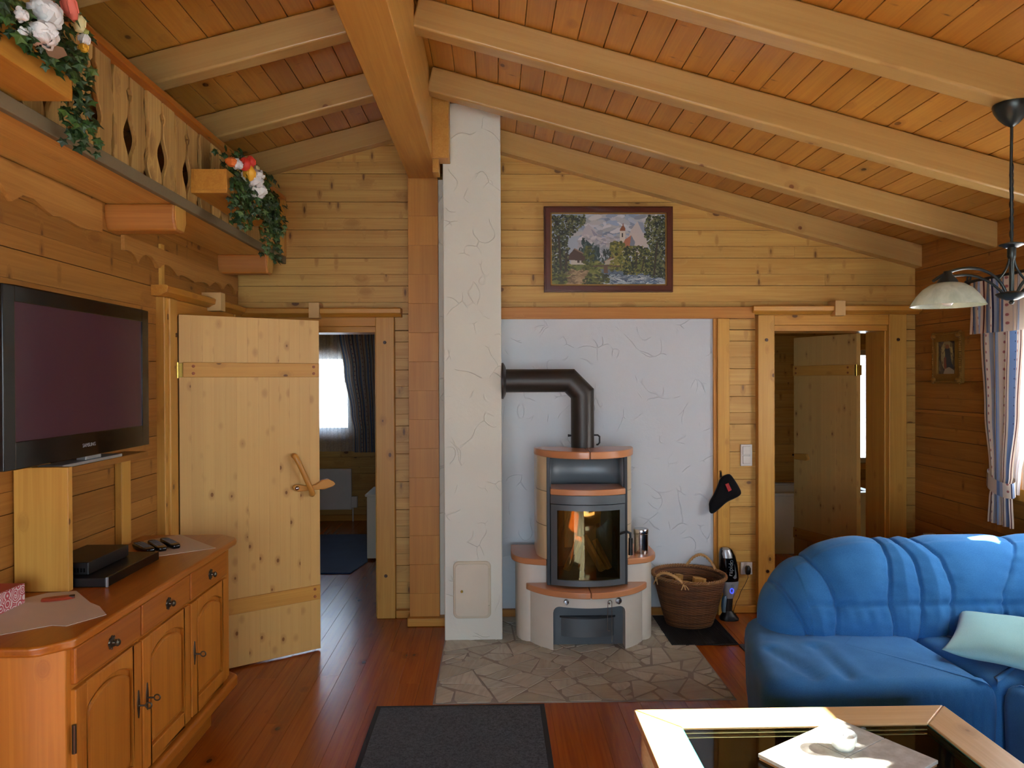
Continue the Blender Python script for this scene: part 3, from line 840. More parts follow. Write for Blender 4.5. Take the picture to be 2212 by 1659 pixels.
window('window_3', 1, -2.2, W3[0], W3[1], W3[2], W3[3], -1, 'wide pine framed window behind the viewer', 3)
window('window_4', 1, 8.85, -2.75, -1.72, 1.06, 2.0, 1, 'bright bedroom window behind sheer curtain', 0)
window('window_5', 1, 8.0, 3.7, 4.5, .75, 2.0, 1, 'bright bathroom window glimpsed beside the open door', 0)
# unseen openings added high in the right wall, sized to bring in sun
t = tag(empty('added_sun_window', (3.06, 1.8, 1.42)), 'added unseen window openings in the right wall, sized to throw sun on table and floor', None, None, 'structure')
obj('pane', MB().box(3.15, 3.155, W2[0], W2[1], W2[2], W2[3]), GLASS, t)
obj('pane', MB().box(3.15, 3.155, W6[0], W6[1], W6[2], W6[3]), GLASS, t)  # added opening: sunlit floor behind the view bounces warm light onto the sideboard
obj('window_sill', MB().box(3.0, 3.1, W2[0] - .05, W2[1] + .05, W2[2] - .04, W2[2]), WY, t, bevel=.004)
# ------------------------------------------------------------------ stove
CX = .587
st = thing('wood_stove', (CX, 4.8, 0), 'round-fronted wood stove with cream and white tiles, grey steel door and terracotta shelves', 'stove')
def arc(cx, cy, r, x0, x1, n=24, ry=None):
    """front (-y) arc points from x0 to x1"""
    ry = ry or r; out = []
    for k in range(n + 1):
        a0 = math.asin(max(-1, min(1, (x0 - cx) / r))); a1 = math.asin(max(-1, min(1, (x1 - cx) / r)))
        a = a0 + (a1 - a0) * k / n
        out.append((cx + r * math.sin(a), cy - ry * math.cos(a)))
    return out
RB = .41; CYB = 4.89
# white curved base panel with arched opening
def base_panel(x0, x1, z0, z1):
    o = arc(CX, CYB, RB, x0, x1, 20); i = arc(CX, CYB, RB - .022, x0 * .999 + CX * .001, x1 * .999 + CX * .001, 20)
    return o + i[::-1]
mb = MB()
ow = .226; oh = .283; rr_ = .045
n = 60
xs = [CX - .362 + .724 * k / n for k in range(n + 1)]
xs = sorted(set([round(v, 5) for v in xs] + [round(CX + s * (ow - d), 5) for s in (1, -1) for d in (0, .004, .012, .024, rr_)]))
def opening(x):
    d = abs(x - CX)
    if d >= ow - 1e-6: return 0
    if d < ow - rr_: return oh
    q = d - (ow - rr_); return oh - rr_ + math.sqrt(max(0, rr_ * rr_ - q * q))
def pz(x, inset):
    r = RB - inset; return CYB - math.sqrt(r * r - (x - CX) ** 2)
tops = .347
for a, b in zip(xs, xs[1:]):
    mid = (a + b) / 2; inside = abs(mid - CX) < ow
    za = opening(a) if inside else 0; zb = opening(b) if inside else 0
    if inside and za == 0: za = oh - rr_
    if inside and zb == 0: zb = oh - rr_
    y0a, y0b, y1a, y1b = pz(a, 0), pz(b, 0), pz(a, .022), pz(b, .022)
    mb.add([(a, y0a, za), (b, y0b, zb), (b, y0b, tops), (a, y0a, tops), (a, y1a, za), (b, y1b, zb), (b, y1b, tops), (a, y1a, tops)],
           [(0, 1, 2, 3), (7, 6, 5, 4), (0, 4, 5, 1), (3, 2, 6, 7)])
for x in (CX - .362, CX + .362):
    mb.add([(x, pz(x, 0), 0), (x, pz(x, .022), 0), (x, pz(x, .022), tops), (x, pz(x, 0), tops)], [(0, 1, 2, 3)])
for s in (-1, 1):
    x = CX + s * ow; mb.add([(x, pz(x, 0), 0), (x, pz(x, .022), 0), (x, pz(x, .022), oh - rr_), (x, pz(x, 0), oh - rr_)], [(0, 1, 2, 3)])
    # short return walls behind the arch, so the panel reads thick
    mb.box(min(x, x + s * .012), max(x, x + s * .012), pz(x, .022), 4.66, 0, oh)
obj('base_panel', mb, WHITEGL, st, ang=50)
# side plinths and their ledges
for s, nm in ((-1, 'l'), (1, 'r')):
    P = [(.24, 5.1), (.24, 4.71), (.36, 4.70), (.385, 4.705), (.41, 4.725), (.435, 4.765), (.447, 4.82), (.447, 5.1)]
    P = [(CX + s * p, q) for p, q in P]
    obj('side_plinth', MB().prism(P, 2, 0, .503), WHITEGL, st, bevel=.005)
    Q = [(.258, 5.1), (.258, 4.652), (.33, 4.675), (.39, 4.70), (.43, 4.73), (.46, 4.775), (.478, 4.83), (.482, 4.9), (.478, 5.1)]
    Q = [(CX + s * p, q) for p, q in Q]
    obj('side_ledge', MB().prism(Q, 2, .503, .543), TERRA, st, bevel=.008, seg=3)
# front shelf in two halves
for s in (-1, 1):
    a0, a1 = (CX - .388, CX - .0015) if s < 0 else (CX + .0015, CX + .388)
    P = arc(CX, CYB, .44, a0, a1, 18) + [(a1, 4.70), (a0, 4.70)]
    obj('front_shelf', MB().prism(P, 2, .347, .386), TERRA, st, bevel=.006, seg=3)
# cream side shells with tile joints
for s in (-1, 1):
    for z0, z1 in ((.543, .757), (.76, .978), (.981, 1.2)):
        P = [(CX + s * .252, 4.655)]
        for k in range(11):
            x = .256 + (.315 - .256) * math.sin(k / 10 * PI / 2)
            P.append((CX + s * x, 4.84 - math.sqrt(max(0, .315 ** 2 - x * x))))
        P += [(CX + s * .315, 5.04), (CX + s * .285, 5.04), (CX + s * .285, 4.84), (CX + s * .252, 4.70)]
        obj('side_tile', MB().prism(P, 2, z0, z1), CREAM, st, bevel=.003)
# steel carcass
mb = MB()
for s in (-1, 1):
    a, b = sorted((CX + s * .236, CX + s * .257)); mb.box(a, b, 4.635, 5.03, .386, 1.2)
mb.box(CX - .24, CX + .24, 4.98, 5.03, .0, 1.2)
mb.box(CX - .24, CX + .24, 4.66, 5.03, .955, .968)
mb.box(CX - .24, CX + .24, 4.66, 5.03, 1.19, 1.2)
mb.box(CX - .24, CX + .24, 4.64, 5.03, .386, .40)
obj('steel_carcass', mb, STEELD, st, bevel=.002)
NA = [(CX - .232, 4.645)] + [(CX + .232 * math.sin(a), 4.80 + .09 * math.cos(a)) for a in [-PI / 2 + PI * k / 24 for k in range(25)]] + [(CX + .232, 4.645)]
nb = MB().grid(lambda u, v: (NA[round(u * 26)][0], NA[round(u * 26)][1], .968 + .222 * v), 26, 1)
obj('niche_lining', nb, flat('niche_grey', (138, 146, 150), .45, .3), st, ang=50, solid=.004)
# middle terracotta shelf
P = arc(CX, 4.99, .465, CX - .238, CX + .238, 20) + [(CX + .238, 4.80), (CX - .238, 4.80)]
obj('niche_shelf', MB().prism(P, 2, .968, 1.006), TERRA, st, bevel=.006, seg=3)
# firebox inside
fb = MB(); fb.box(CX - .225, CX + .225, 4.93, 4.97, .43, .95); fb.box(CX - .225, CX + .225, 4.63, 4.95, .40, .432)
for s in (-1, 1):
    a, b = sorted((CX + s * .205, CX + s * .232)); fb.box(a, b, 4.64, 4.95, .43, .95)
obj('firebox', fb, flat('sooty_fireclay', (112, 94, 70), .8), st)
obj('fireclay_panel', MB().box(CX - .12, CX - .05, 4.915, 4.93, .56, .95).box(CX + .01, CX + .06, 4.915, 4.93, .80, .95), FIRECLAY, st, bevel=.004)
# curved door with window
RD = .465; CYD = 5.0
def dy(x, inset): return CYD - math.sqrt((RD - inset) ** 2 - (x - CX) ** 2)
def curved_slab(mb, x0, x1, z0, z1, i0, i1, n=14):
    for k in range(n):
        a = x0 + (x1 - x0) * k / n; b = x0 + (x1 - x0) * (k + 1) / n
        mb.add([(a, dy(a, i0), z0), (b, dy(b, i0), z0), (b, dy(b, i0), z1), (a, dy(a, i0), z1), (a, dy(a, i1), z0), (b, dy(b, i1), z0), (b, dy(b, i1), z1), (a, dy(a, i1), z1)],
               [(0, 1, 2, 3), (7, 6, 5, 4), (0, 4, 5, 1), (3, 2, 6, 7)] + ([(0, 3, 7, 4)] if k == 0 else []) + ([(1, 5, 6, 2)] if k == n - 1 else []))
    return mb
obj('door_header', curved_slab(MB(), CX - .236, CX + .236, .912, .966, 0, .03), STEELG, st)
dm = MB(); gx0, gx1, gz0, gz1 = CX - .197, CX + .199, .436, .872
curved_slab(dm, CX - .235, gx0, .40, .907, 0, .03, 3); curved_slab(dm, gx1, CX + .235, .40, .907, 0, .03, 3)
curved_slab(dm, gx0, gx1, .40, gz0, 0, .03); curved_slab(dm, gx0, gx1, gz1, .907, 0, .03)
door = obj('stove_door', dm, STEELG, st)
obj('glass_pane', curved_slab(MB(), gx0, gx1, gz0, gz1, .012, .016, 24), SGLASS, door)
obj('door_handle', MB().tube([(CX + .205, dy(CX + .205, 0), .72), (CX + .208, 4.54, .735), (CX + .235, 4.528, .745), (CX + .255, 4.528, .735), (CX + .257, 4.528, .70)], .0075, 10), STEELD, door)
obj('handle_grip', MB().tube([(CX + .257, 4.528, .705), (CX + .256, 4.528, .60)], [.0125, .014], 14), BLACKPL, door)
# ash drawer and lower front in the arch
lf = MB().box(CX - .236, CX + .236, 4.64, 4.66, .0, .35)
lo = obj('lower_front', lf, STEELG, st)
ad = MB().prism(arc(CX, 4.98, .38, CX - .21, CX + .21, 14) + [(CX + .21, 4.66), (CX - .21, 4.66)], 2, .06, .178)
obj('ash_drawer', ad, STEELG, st, bevel=.003)
obj('drawer_rim', MB().prism(arc(CX, 4.98, .384, CX - .213, CX + .213, 14) + [(CX + .213, 4.66), (CX - .213, 4.66)], 2, .178, .19), STEELD, st)
def front_y(x): return pz(x, 0)
for x, r in ((CX - .148, .017), (CX + .178, .021)):
    m = MB().lathe([(0, -.018), (r * .8, -.016), (r, -.008), (r, .0), (r * .7, .006)], seg=20).xf(Matrix.Translation((x, front_y(x), .318)) @ Matrix.Rotation(-PI / 2, 4, 'X'))
    k = obj('air_knob', m, STEEL, st)
    obj('knob_grip', MB().box(x - .003, x + .003, front_y(x) - .026, front_y(x) - .014, .318 - r * .8, .318 + r * .8), STEEL, k, bevel=.001)
x = CX + .115; yf = front_y(x)
obj('poker_hook', MB().tube([(x, yf + .004, .312), (x, yf - .016, .312)], .006, 10), STEEL, st)
hk = MB().tube([(x + .004 + .012 * math.cos(a), yf - .012, .318 + .012 * math.sin(a)) for a in [PI + PI * k / 8 * -1 for k in range(9)]] + [(x + .016, yf - .012, .07)], .0022, 6)
hk.tube([(x - .008, yf - .012, .318), (x - .012, yf - .012, .15), (x - .006, yf - .012, .142), (x + .006, yf - .012, .142)], .0022, 6)
tag(obj('grate_hook', hk, STEEL), 'thin wire grate hook hanging from the knob on the white stove base', 'hook')
# top plate in two halves with a notch for the pipe
for s in (-1, 1):
    P = []
    for k in range(25):
        a = PI / 2 * k / 24; P.append((CX + s * (.0015 + .326 * math.sin(a)), 4.85 - .365 * math.cos(a)))
    P += [(CX + s * .326, 4.862), (CX + s * .112, 4.862), (CX + s * .095, 4.80), (CX + s * .06, 4.765), (CX + s * .0015, 4.752)]
    obj('top_plate', MB().prism(P, 2, 1.2, 1.247), TERRA, st, bevel=.007, seg=3)
# firewood inside the stove
for k, (a, b, r, lab) in enumerate((((CX - .12, 4.80, .435), (CX - .02, 4.86, .64), .03, 'leaning split log on the left of the small pile behind the stove glass'), ((CX + .12, 4.78, .435), (CX + .0, 4.85, .655), .03, 'tallest leaning split log behind the stove glass'),
                                  ((CX + .17, 4.83, .435), (CX + .08, 4.88, .62), .026, 'dark leaning split log on the right behind the stove glass'), ((CX - .03, 4.74, .458), (CX + .02, 4.86, .58), .03, 'short split log in front of the pile behind the stove glass'))):
    o = MB().tube([a, b], [r, r * .9], 5, flat=.7)
    tag(obj('firewood_log', o, FIRE, bevel=.003), lab, 'log', 'logs laid in the stove')
# stovepipe
sp = thing('stovepipe', (CX - .005, 4.8, 1.22), 'thick dark metal stovepipe bending from the stove into the chimney', 'pipe')
PX = .582; PYY = 4.83
obj('pipe_run', MB().tube([(.05, PYY, 1.686), (.497, PYY, 1.686), (PX, PYY, 1.60), (PX, PYY, 1.2)], .0765, 36), PIPE, sp, ang=25)
obj('wall_rosette', MB().lathe([(.08, 0), (.118, .0), (.12, .012), (.105, .022), (.085, .03)], seg=40).xf(Matrix.Translation((.046, PYY, 1.686)) @ Matrix.Rotation(PI / 2, 4, 'Y')), PIPE, sp)
obj('damper_pin', MB().tube([(PX - .075, PYY - .01, 1.323), (PX - .098, PYY - .01, 1.323)], [.006, .009], 10), STEELD, sp)
obj('damper_handle', MB().tube([(PX + .07, PYY - .01, 1.325), (PX + .10, PYY - .01, 1.325), (PX + .112, PYY - .01, 1.315), (PX + .112, PYY - .01, 1.275), (PX + .10, PYY - .01, 1.262), (PX + .09, PYY - .01, 1.262)], .0055, 8), STEELD, sp)
# steel canister on the ledge
cn = thing('steel_canister', (.968, 4.82, .543), 'shiny steel canister standing on the right terracotta ledge of the stove', 'canister')
obj('can_body', MB().lathe([(.046, 0), (.047, .004), (.047, .122), (.0495, .124), (.0495, .128), (.047, .13)], (.968, 4.82, .543), 40), STEEL, cn)
obj('can_lid', MB().lathe([(.048, .13), (.0492, .134), (.0492, .155), (.047, .16), (.04, .158), (0, .156)], (.968, 4.82, .543), 40), STEEL, cn)

# ------------------------------------------------------------------ basket, mats, small wall things
bmp = thing('floor_mat', (1.33, 4.9, 0), 'black ribbed rubber mat lying under the wicker basket', 'mat')
ribs = MB().box(1.118, 1.545, 4.60, 5.17, .0031, .009)
x = 1.125
while x < 1.54: ribs.box(x, x + .006, 4.605, 5.165, .009, .012); x += .0115
obj('mat_body', ribs, MAT_E, bmp, smooth=False)
tag(obj('door_mat', MB().box(1.545, 2.1, 4.2, 4.60, 0, .009), MAT_D, bevel=.003), 'dark grey mat on the floor beside the left end of the blue sofa', 'mat')
BX, BY = 1.335, 5.0
bk = thing('wicker_basket', (BX, BY, .012), 'large round brown wicker basket holding firewood beside the stove', 'basket')
H = .335
def bprof(t, rad_off=0):
    r = .158 + (.25 - .158) * (t ** .85)
    return r + rad_off
def bfun(inner):
    def fn(u, v):
        a = 2 * PI * u; r = bprof(v) - (.014 if inner else 0)
        tip = .012 * math.cos(a - 2.2) * v
        return (BX + r * math.cos(a), BY + r * .83 * math.sin(a), .012 + H * v + tip)
    return fn
b = MB().grid(bfun(False), 72, 20, uv=lambda u, v: (u, v))
obj('basket_wall', b, WICKER, bk)
b = MB().grid(bfun(True), 72, 20, uv=lambda u, v: (u, v))
obj('basket_lining', b, WICKER, bk)
obj('basket_base', MB().lathe([(0, .0), (.158, 0), (.158, .012), (0, .012)], (BX, BY, .012), 48, 1, .83), WICKLT, bk)
rim = MB()
for q in range(3):
    pts = []
    for k in range(180):
        a = 2 * PI * k / 180; tw = a * 26 + q * 2 * PI / 3
        r = .2475 + .008 * math.cos(tw)
        pts.append((BX + r * math.cos(a), BY + .83 * r * math.sin(a), .012 + H + .012 * math.cos(a - 2.2) + .008 * math.sin(tw)))
    rim.tube(pts, .0062, 6, closed=True)
obj('plaited_rim', rim, flat('rim_cane', (140, 98, 56), .6), bk)
def handle(a0, a1, out, h):
    m = MB(); P = []
    for k in range(25):
        t_ = k / 24; a = a0 + (a1 - a0) * t_
        r = .25 + out * math.sin(PI * t_)
        P.append(Vector((BX + r * math.cos(a), BY + .83 * r * math.sin(a), .012 + H + h * math.sin(PI * t_) ** .7 - .02)))
    for q in range(3):
        pts = []
        for k, p in enumerate(P):
            tw = k * 1.15 + q * 2.094
            pts.append(p + Vector((.0055 * math.cos(tw), .0055 * math.sin(tw) * .5, .0055 * math.sin(tw))))
        m.tube(pts, .0052, 6)
    for e in (0, -1):
        for d in (-.02, .008, .03):
            p = P[e]; m.tube([p + Vector((0, 0, .012)), p + Vector((d, -.006 if p.y < BY else .006, -.03))], .004, 5)
    return m
obj('rope_handle', handle(math.radians(28), math.radians(84), -.02, .115), WICKLT, bk)
obj('rope_handle', handle(math.radians(196), math.radians(250), .012, .07), WICKLT, bk)
for k, (p, q, r, lab) in enumerate((((1.25, 5.03, .05), (1.275, 5.05, .335), .036, 'small split log standing at the back left inside the wicker basket'), ((1.37, 4.97, .04), (1.405, 4.99, .325), .05, 'pale split log standing upright in the middle of the wicker basket'),
                                  ((1.29, 4.99, .04), (1.32, 5.01, .295), .044, 'brown split log between the two upright logs in the wicker basket'), ((1.44, 5.07, .04), (1.45, 5.08, .21), .05, 'low split log on the right inside the wicker basket'), ((1.28, 4.95, .09), (1.40, 4.94, .16), .04, 'split log lying low at the front inside the wicker basket'))):
    tag(obj('firewood_log', MB().tube([p, q], [r, r], 5), FIRE, bevel=.004), lab, 'log', 'firewood in the wicker basket')
# oven mitt on the trim
P = [(1556, 1030), (1566, 1025), (1576, 1021), (1583, 1030), (1591, 1042), (1598, 1054), (1604, 1066), (1594, 1073), (1584, 1078), (1574, 1082), (1566, 1087), (1557, 1096), (1548, 1104), (1540, 1110), (1534, 1110), (1531, 1105), (1532, 1098), (1530, 1091), (1532, 1082), (1539, 1072), (1546, 1058), (1551, 1044)]
pp = [at(x, y, 1, 5.17) for x, y in P]
cxm = sum(p.x for p in pp) / len(pp); czm = sum(p.z for p in pp) / len(pp)
mt = thing('oven_mitt', (cxm, 5.17, czm), 'black oven mitt with a red patch hanging from a hook beside the white wall', 'mitt')
mb = MB(); rings = []
for s_, yo in ((1, 5.185), (1.0, 5.165), (.92, 5.148), (.6, 5.138)):
    rings.append([(cxm + (p.x - cxm) * s_, yo, czm + (p.z - czm) * s_) for p in pp])
vs = [v for r_ in rings for v in r_]; n = len(pp); fs = []
for k in range(3):
    for j in range(n): fs.append((k * n + j, k * n + (j + 1) % n, (k + 1) * n + (j + 1) % n, (k + 1) * n + j))
fs.append(tuple(range(n - 1, -1, -1))); fs.append(tuple(range(3 * n, 4 * n)))
obj('mitt_body', MB().add(vs, fs), BLACKCL, mt, sub=1, ang=180)
a, b, c, d = [at(x, y, 1, 5.134) for x, y in ((1566, 1046), (1573, 1043), (1580, 1058), (1573, 1062))]
obj('red_patch', MB().prism([(v.x, v.z) for v in (a, b, c, d)], 1, 5.126, 5.140), REDCL, mt, bevel=.001)
l0 = at(1556, 1032, 1, 5.16); l1 = at(1556, 1018, 1, 5.165)
obj('hanging_loop', MB().tube([l0, l1, l1 + Vector((.006, 0, -.004)), l0 + Vector((.008, 0, .004))], .004, 6), BLACKCL, mt)
tag(obj('wall_hook', MB().tube([(l1.x, 5.19, l1.z - .004), (l1.x, 5.155, l1.z - .004), (l1.x, 5.150, l1.z + .008)], .003, 8), BRASS), 'tiny brass hook on the trim holding up the black oven mitt', 'hook')
# switch, socket, plug
t = thing('light_switch', (1.817, 5.24, 1.14), 'white double light switch on the log strip beside the right doorway', 'switch')
obj('switch_plate', MB().box(1.776, 1.860, 5.236, 5.25, 1.063, 1.218), PLASTW, t, bevel=.003)
for z in (1.108, 1.176): obj('rocker', MB().box(1.79, 1.846, 5.228, 5.238, z - .029, z + .029), PLASTW, t, bevel=.003)
t = thing('power_socket', (1.817, 5.24, .32), 'white power socket low on the log strip beside the right doorway', 'socket')
obj('socket_plate', MB().box(1.776, 1.860, 5.236, 5.25, .277, .366), PLASTW, t, bevel=.003)
# hand vacuum on its stand
VX, VY = 1.645, 5.10
vc = thing('handheld_vacuum', (VX, VY, 0), 'black and silver handheld vacuum cleaner standing upright behind the wicker basket', 'vacuum cleaner')
def loop(mb, secs, seg=24, pw=2.6):
    vs = []; fs = []
    for (cx, cy, z, rx, ry) in secs:
        for j in range(seg):
            a = 2 * PI * j / seg; c, s = math.cos(a), math.sin(a)
            vs.append((cx + rx * math.copysign(abs(c) ** (2 / pw), c), cy + ry * math.copysign(abs(s) ** (2 / pw), s), z))
    n = len(secs)
    for i in range(n - 1):
        for j in range(seg): fs.append((i * seg + j, i * seg + (j + 1) % seg, (i + 1) * seg + (j + 1) % seg, (i + 1) * seg + j))
    fs.append(tuple(range(seg - 1, -1, -1))); fs.append(tuple(range((n - 1) * seg, n * seg)))
    return mb.add(vs, fs)
obj('floor_nozzle', loop(MB(), [(VX, VY, 0, .064, .05), (VX, VY, .012, .066, .052), (VX - .004, VY, .04, .045, .04), (VX - .008, VY, .065, .028, .03)]), BLACKPL, vc)
obj('neck', loop(MB(), [(VX - .008, VY, .06, .027, .03), (VX - .004, VY, .12, .027, .03), (VX - .002, VY, .19, .03, .03), (VX + .01, VY, .225, .045, .036)]), BLACKPL, vc)
obj('control_panel', loop(MB(), [(VX - .004, VY, .155, .03, .036), (VX, VY, .19, .042, .040), (VX + .006, VY, .225, .054, .044), (VX + .008, VY, .262, .058, .044), (VX + .004, VY, .29, .056, .042)]), SILVER, vc)
bd = obj('motor_body', loop(MB(), [(VX + .006, VY, .262, .055, .040), (VX + .004, VY, .29, .062, .048), (VX, VY, .33, .064, .052), (VX - .006, VY, .39, .062, .052), (VX - .014, VY, .45, .055, .048), (VX - .022, VY, .492, .042, .038), (VX - .024, VY, .503, .03, .028)]), BLACKGL, vc)
obj('top_cover', loop(MB(), [(VX - .018, VY - .012, .442, .042, .042), (VX - .022, VY - .012, .47, .039, .038), (VX - .026, VY - .01, .498, .03, .030), (VX - .027, VY - .008, .506, .02, .02)]), SILVER, vc)
obj('dust_cup', loop(MB(), [(VX - .045, VY - .02, .06, .012, .02), (VX - .045, VY - .022, .10, .016, .024), (VX - .040, VY - .022, .15, .016, .024), (VX - .034, VY - .02, .172, .010, .016)]), flat('smoky_blue_plastic', (110, 138, 158), .2), vc)
obj('power_button', MB().lathe([(0, 0), (.010, 0), (.011, .004), (.011, .012)], seg=18).xf(Matrix.Translation((VX + .012, VY - .05, .247)) @ Matrix.Rotation(-PI / 2, 4, 'X')), SILVER, vc)
led = MB().tube([(VX + .006 + .012 * math.cos(a), VY - .044, .212 + .017 * math.sin(a)) for a in [2 * PI * k / 20 for k in range(20)]], .0028, 6, closed=True)
obj('led_ring', led, LEDB, vc)
sw_ = MB().prism([(VX + .022, .40), (VX + .034, .34), (VX + .036, .305), (VX + .022, .298), (VX + .012, .306), (VX + .028, .33)], 1, VY - .056, VY - .046)
obj('silver_swoosh', sw_, SILVER, vc)
def text(body, size, mat, name, parent, mtx, ext=.0006):
    cu = bpy.data.curves.new(name, 'FONT'); cu.body = body; cu.size = size; cu.extrude = ext; cu.align_x = 'CENTER'; cu.align_y = 'CENTER'
    tmp = bpy.data.objects.new('tmp_text', cu); COL.objects.link(tmp)
    bpy.context.view_layer.update()
    me = bpy.data.meshes.new_from_object(tmp.evaluated_get(bpy.context.evaluated_depsgraph_get()))
    bpy.data.objects.remove(tmp); bpy.data.curves.remove(cu)
    me.transform(mtx); me.materials.clear(); me.materials.append(mat)
    o = bpy.data.objects.new(name, me); COL.objects.link(o)
    if parent is not None:
        o.parent = parent
        chain = []; top = parent; m = Matrix.Identity(4)
        while top is not None: chain.append(top); top = top.parent
        for c in reversed(chain): m = m @ c.matrix_parent_inverse @ c.matrix_basis
        o.matrix_parent_inverse = m.inverted()
    return o
text('rapido', .044, SILVER, 'lettering', vc, Matrix.Translation((VX - .004, VY - .0535, .375)) @ Matrix.Rotation(PI / 2, 4, 'X') @ Matrix.Rotation(PI / 2 - .06, 4, 'Z'))
pc = [(1.818, 5.215, .30), (1.815, 5.20, .265), (1.79, 5.19, .22), (1.755, 5.18, .17), (1.735, 5.16, .135), (1.71, 5.14, .11), (1.69, 5.13, .06), (1.68, 5.12, .035)]
t = thing('power_adapter', (1.818, 5.22, .32), 'black power plug in the low wall socket, with thin cable to the vacuum', 'plug')
obj('plug_body', loop(MB(), [(1.818, 5.215, .285, .014, .016), (1.818, 5.212, .30, .019, .022), (1.818, 5.213, .33, .02, .022), (1.818, 5.215, .345, .012, .016)]), BLACKPL, t)
obj('cable', MB().tube(pc, .0022, 6), BLACKPL, t)
# ------------------------------------------------------------------ sideboard
sb = thing('sideboard', (-1.56, 3.0, 0), 'long orange pine sideboard with three drawers above three panelled doors, under the television', 'sideboard')
FX = -1.318
body = [(-1.815, 2.245), (-1.455, 2.245), (-1.335, 2.30), (-1.335, 3.69), (-1.455, 3.79), (-1.815, 3.79)]
obj('carcass', MB().prism(body, 2, .17, .868), SIDE_Z, sb, bevel=.004)
top = [(-1.818, 2.215), (-1.40, 2.215), (-1.37, 2.222), (-1.308, 2.285), (-1.30, 2.31), (-1.30, 3.70), (-1.308, 3.735), (-1.40, 3.815), (-1.43, 3.82), (-1.818, 3.82)]
obj('worktop', MB().prism(top, 2, .868, .90), SIDE_Y, sb, bevel=.011, seg=4)
pln = [(-1.815, 2.215), (-1.44, 2.215), (-1.295, 2.285), (-1.295, 3.70), (-1.44, 3.82), (-1.815, 3.82)]
obj('plinth_moulding', MB().prism(pln, 2, .165, .222), SIDE_Y, sb, bevel=.014, seg=4)
obj('recessed_base', MB().prism([(-1.815, 2.30), (-1.50, 2.30), (-1.40, 2.38), (-1.40, 3.62), (-1.50, 3.72), (-1.815, 3.72)], 2, 0, .166), SIDE_Y, sb)
dw = (3.63 - 2.318) / 3
def rosette(p, par):
    m = MB()
    for k in range(8):
        a = 2 * PI * k / 8
        m.box(-.0035, .0035, -.0035, .0035, 0, .003)
        q = m.v[-8:]; m.v = m.v[:-8]
        m.v += [(p[0] + .001 + v[2], p[1] + .0185 * math.cos(a) + 1.6 * v[0] * math.cos(a) - v[1] * math.sin(a), p[2] + .0185 * math.sin(a) + 1.6 * v[0] * math.sin(a) + v[1] * math.cos(a)) for v in q]
    m.lathe([(0.02, 0), (.018, .004), (.007, .006), (.006, .014), (.012, .018), (.013, .024), (.008, .029), (0, .03)], seg=20)
    k = len(m.v) - 8 * 20 - 0
    n0 = 8 * 8
    m.v = m.v[:n0] + [(p[0] + v[2], p[1] + v[0], p[2] + v[1]) for v in m.v[n0:]]
    return obj('knob', m, BRONZE, par)
for k in range(3):
    y0, y1 = 2.318 + k * dw + .006, 2.318 + (k + 1) * dw - .006
    d = obj('drawer', MB().box(-1.34, FX, y0, y1, .742, .86), SIDE_Y, sb, bevel=.007, seg=3)
    rosette((FX, (y0 + y1) / 2, .80), d)
    mb = MB(); z0, z1 = .232, .728; w = .062
    mb.box(-1.34, FX, y0, y0 + w, z0, z1).box(-1.34, FX, y1 - w, y1, z0, z1)
    mb.box(-1.34, FX, y0 + w, y1 - w, z0, z0 + w)
    # arched top rail
    P = [(y0 + w, z1), (y1 - w, z1)]
    for q in range(13):
        t_ = q / 12; yy = y1 - w - (y1 - y0 - 2 * w) * t_
        P.append((yy, z1 - .085 + .045 * math.sin(PI * t_) ** .8))
    mb.prism(P, 0, -1.34, FX)
    dr = obj('door', mb, SIDE_Z, sb, bevel=.005, seg=2)
    P = [(y0 + w + .014, z0 + w + .014), (y1 - w - .014, z0 + w + .014)]
    for q in range(13):
        t_ = q / 12; yy = y1 - w - .014 - (y1 - y0 - 2 * w - .028) * t_
        P.append((yy, z1 - .10 + .043 * math.sin(PI * t_) ** .8))
    obj('raised_panel', MB().prism(P, 0, -1.34, FX - .003), SIDE_Z, dr, bevel=.011, seg=2)
    ky = y1 - .028 if k in (0,) else y0 + .028
    m = MB().prism([(ky + .008 * math.cos(a) * (1 + .25 * math.cos(4 * a)), .505 + .052 * math.sin(a)) for a in [2 * PI * q / 24 for q in range(24)]], 0, FX - .002, FX + .003)
    es = obj('escutcheon', m, BRONZE, dr)
    m = MB().tube([(FX, ky, .50), (FX + .028, ky, .50)], .0035, 8)
    m.tube([(FX + .038 + .011 * math.cos(a), ky + .0, .50 + .011 * math.sin(a)) for a in [2 * PI * q / 16 for q in range(16)]], .0028, 6, closed=True)
    obj('key', m, BRONZE, es)
    if k == 0:
        obj('door_hinge', MB().tube([(FX - .004, y0 - .006, .53), (FX - .004, y0 - .006, .62)], .007, 10), BRONZE, dr)

# stand for the television
ts = thing('tv_stand', (-1.72, 3.1, .9), 'simple wooden bridge stand on the sideboard carrying the television', 'stand')
obj('side_panel', MB().box(-1.816, -1.612, 2.80, 2.83, .9005, 1.372), WZ, ts, bevel=.003)
obj('side_panel', MB().box(-1.818, -1.785, 3.54, 3.63, .9005, 1.33), WZ, ts, bevel=.003)
obj('top_shelf', MB().box(-1.816, -1.70, 2.83, 3.63, 1.325, 1.352), WY, ts, bevel=.003)
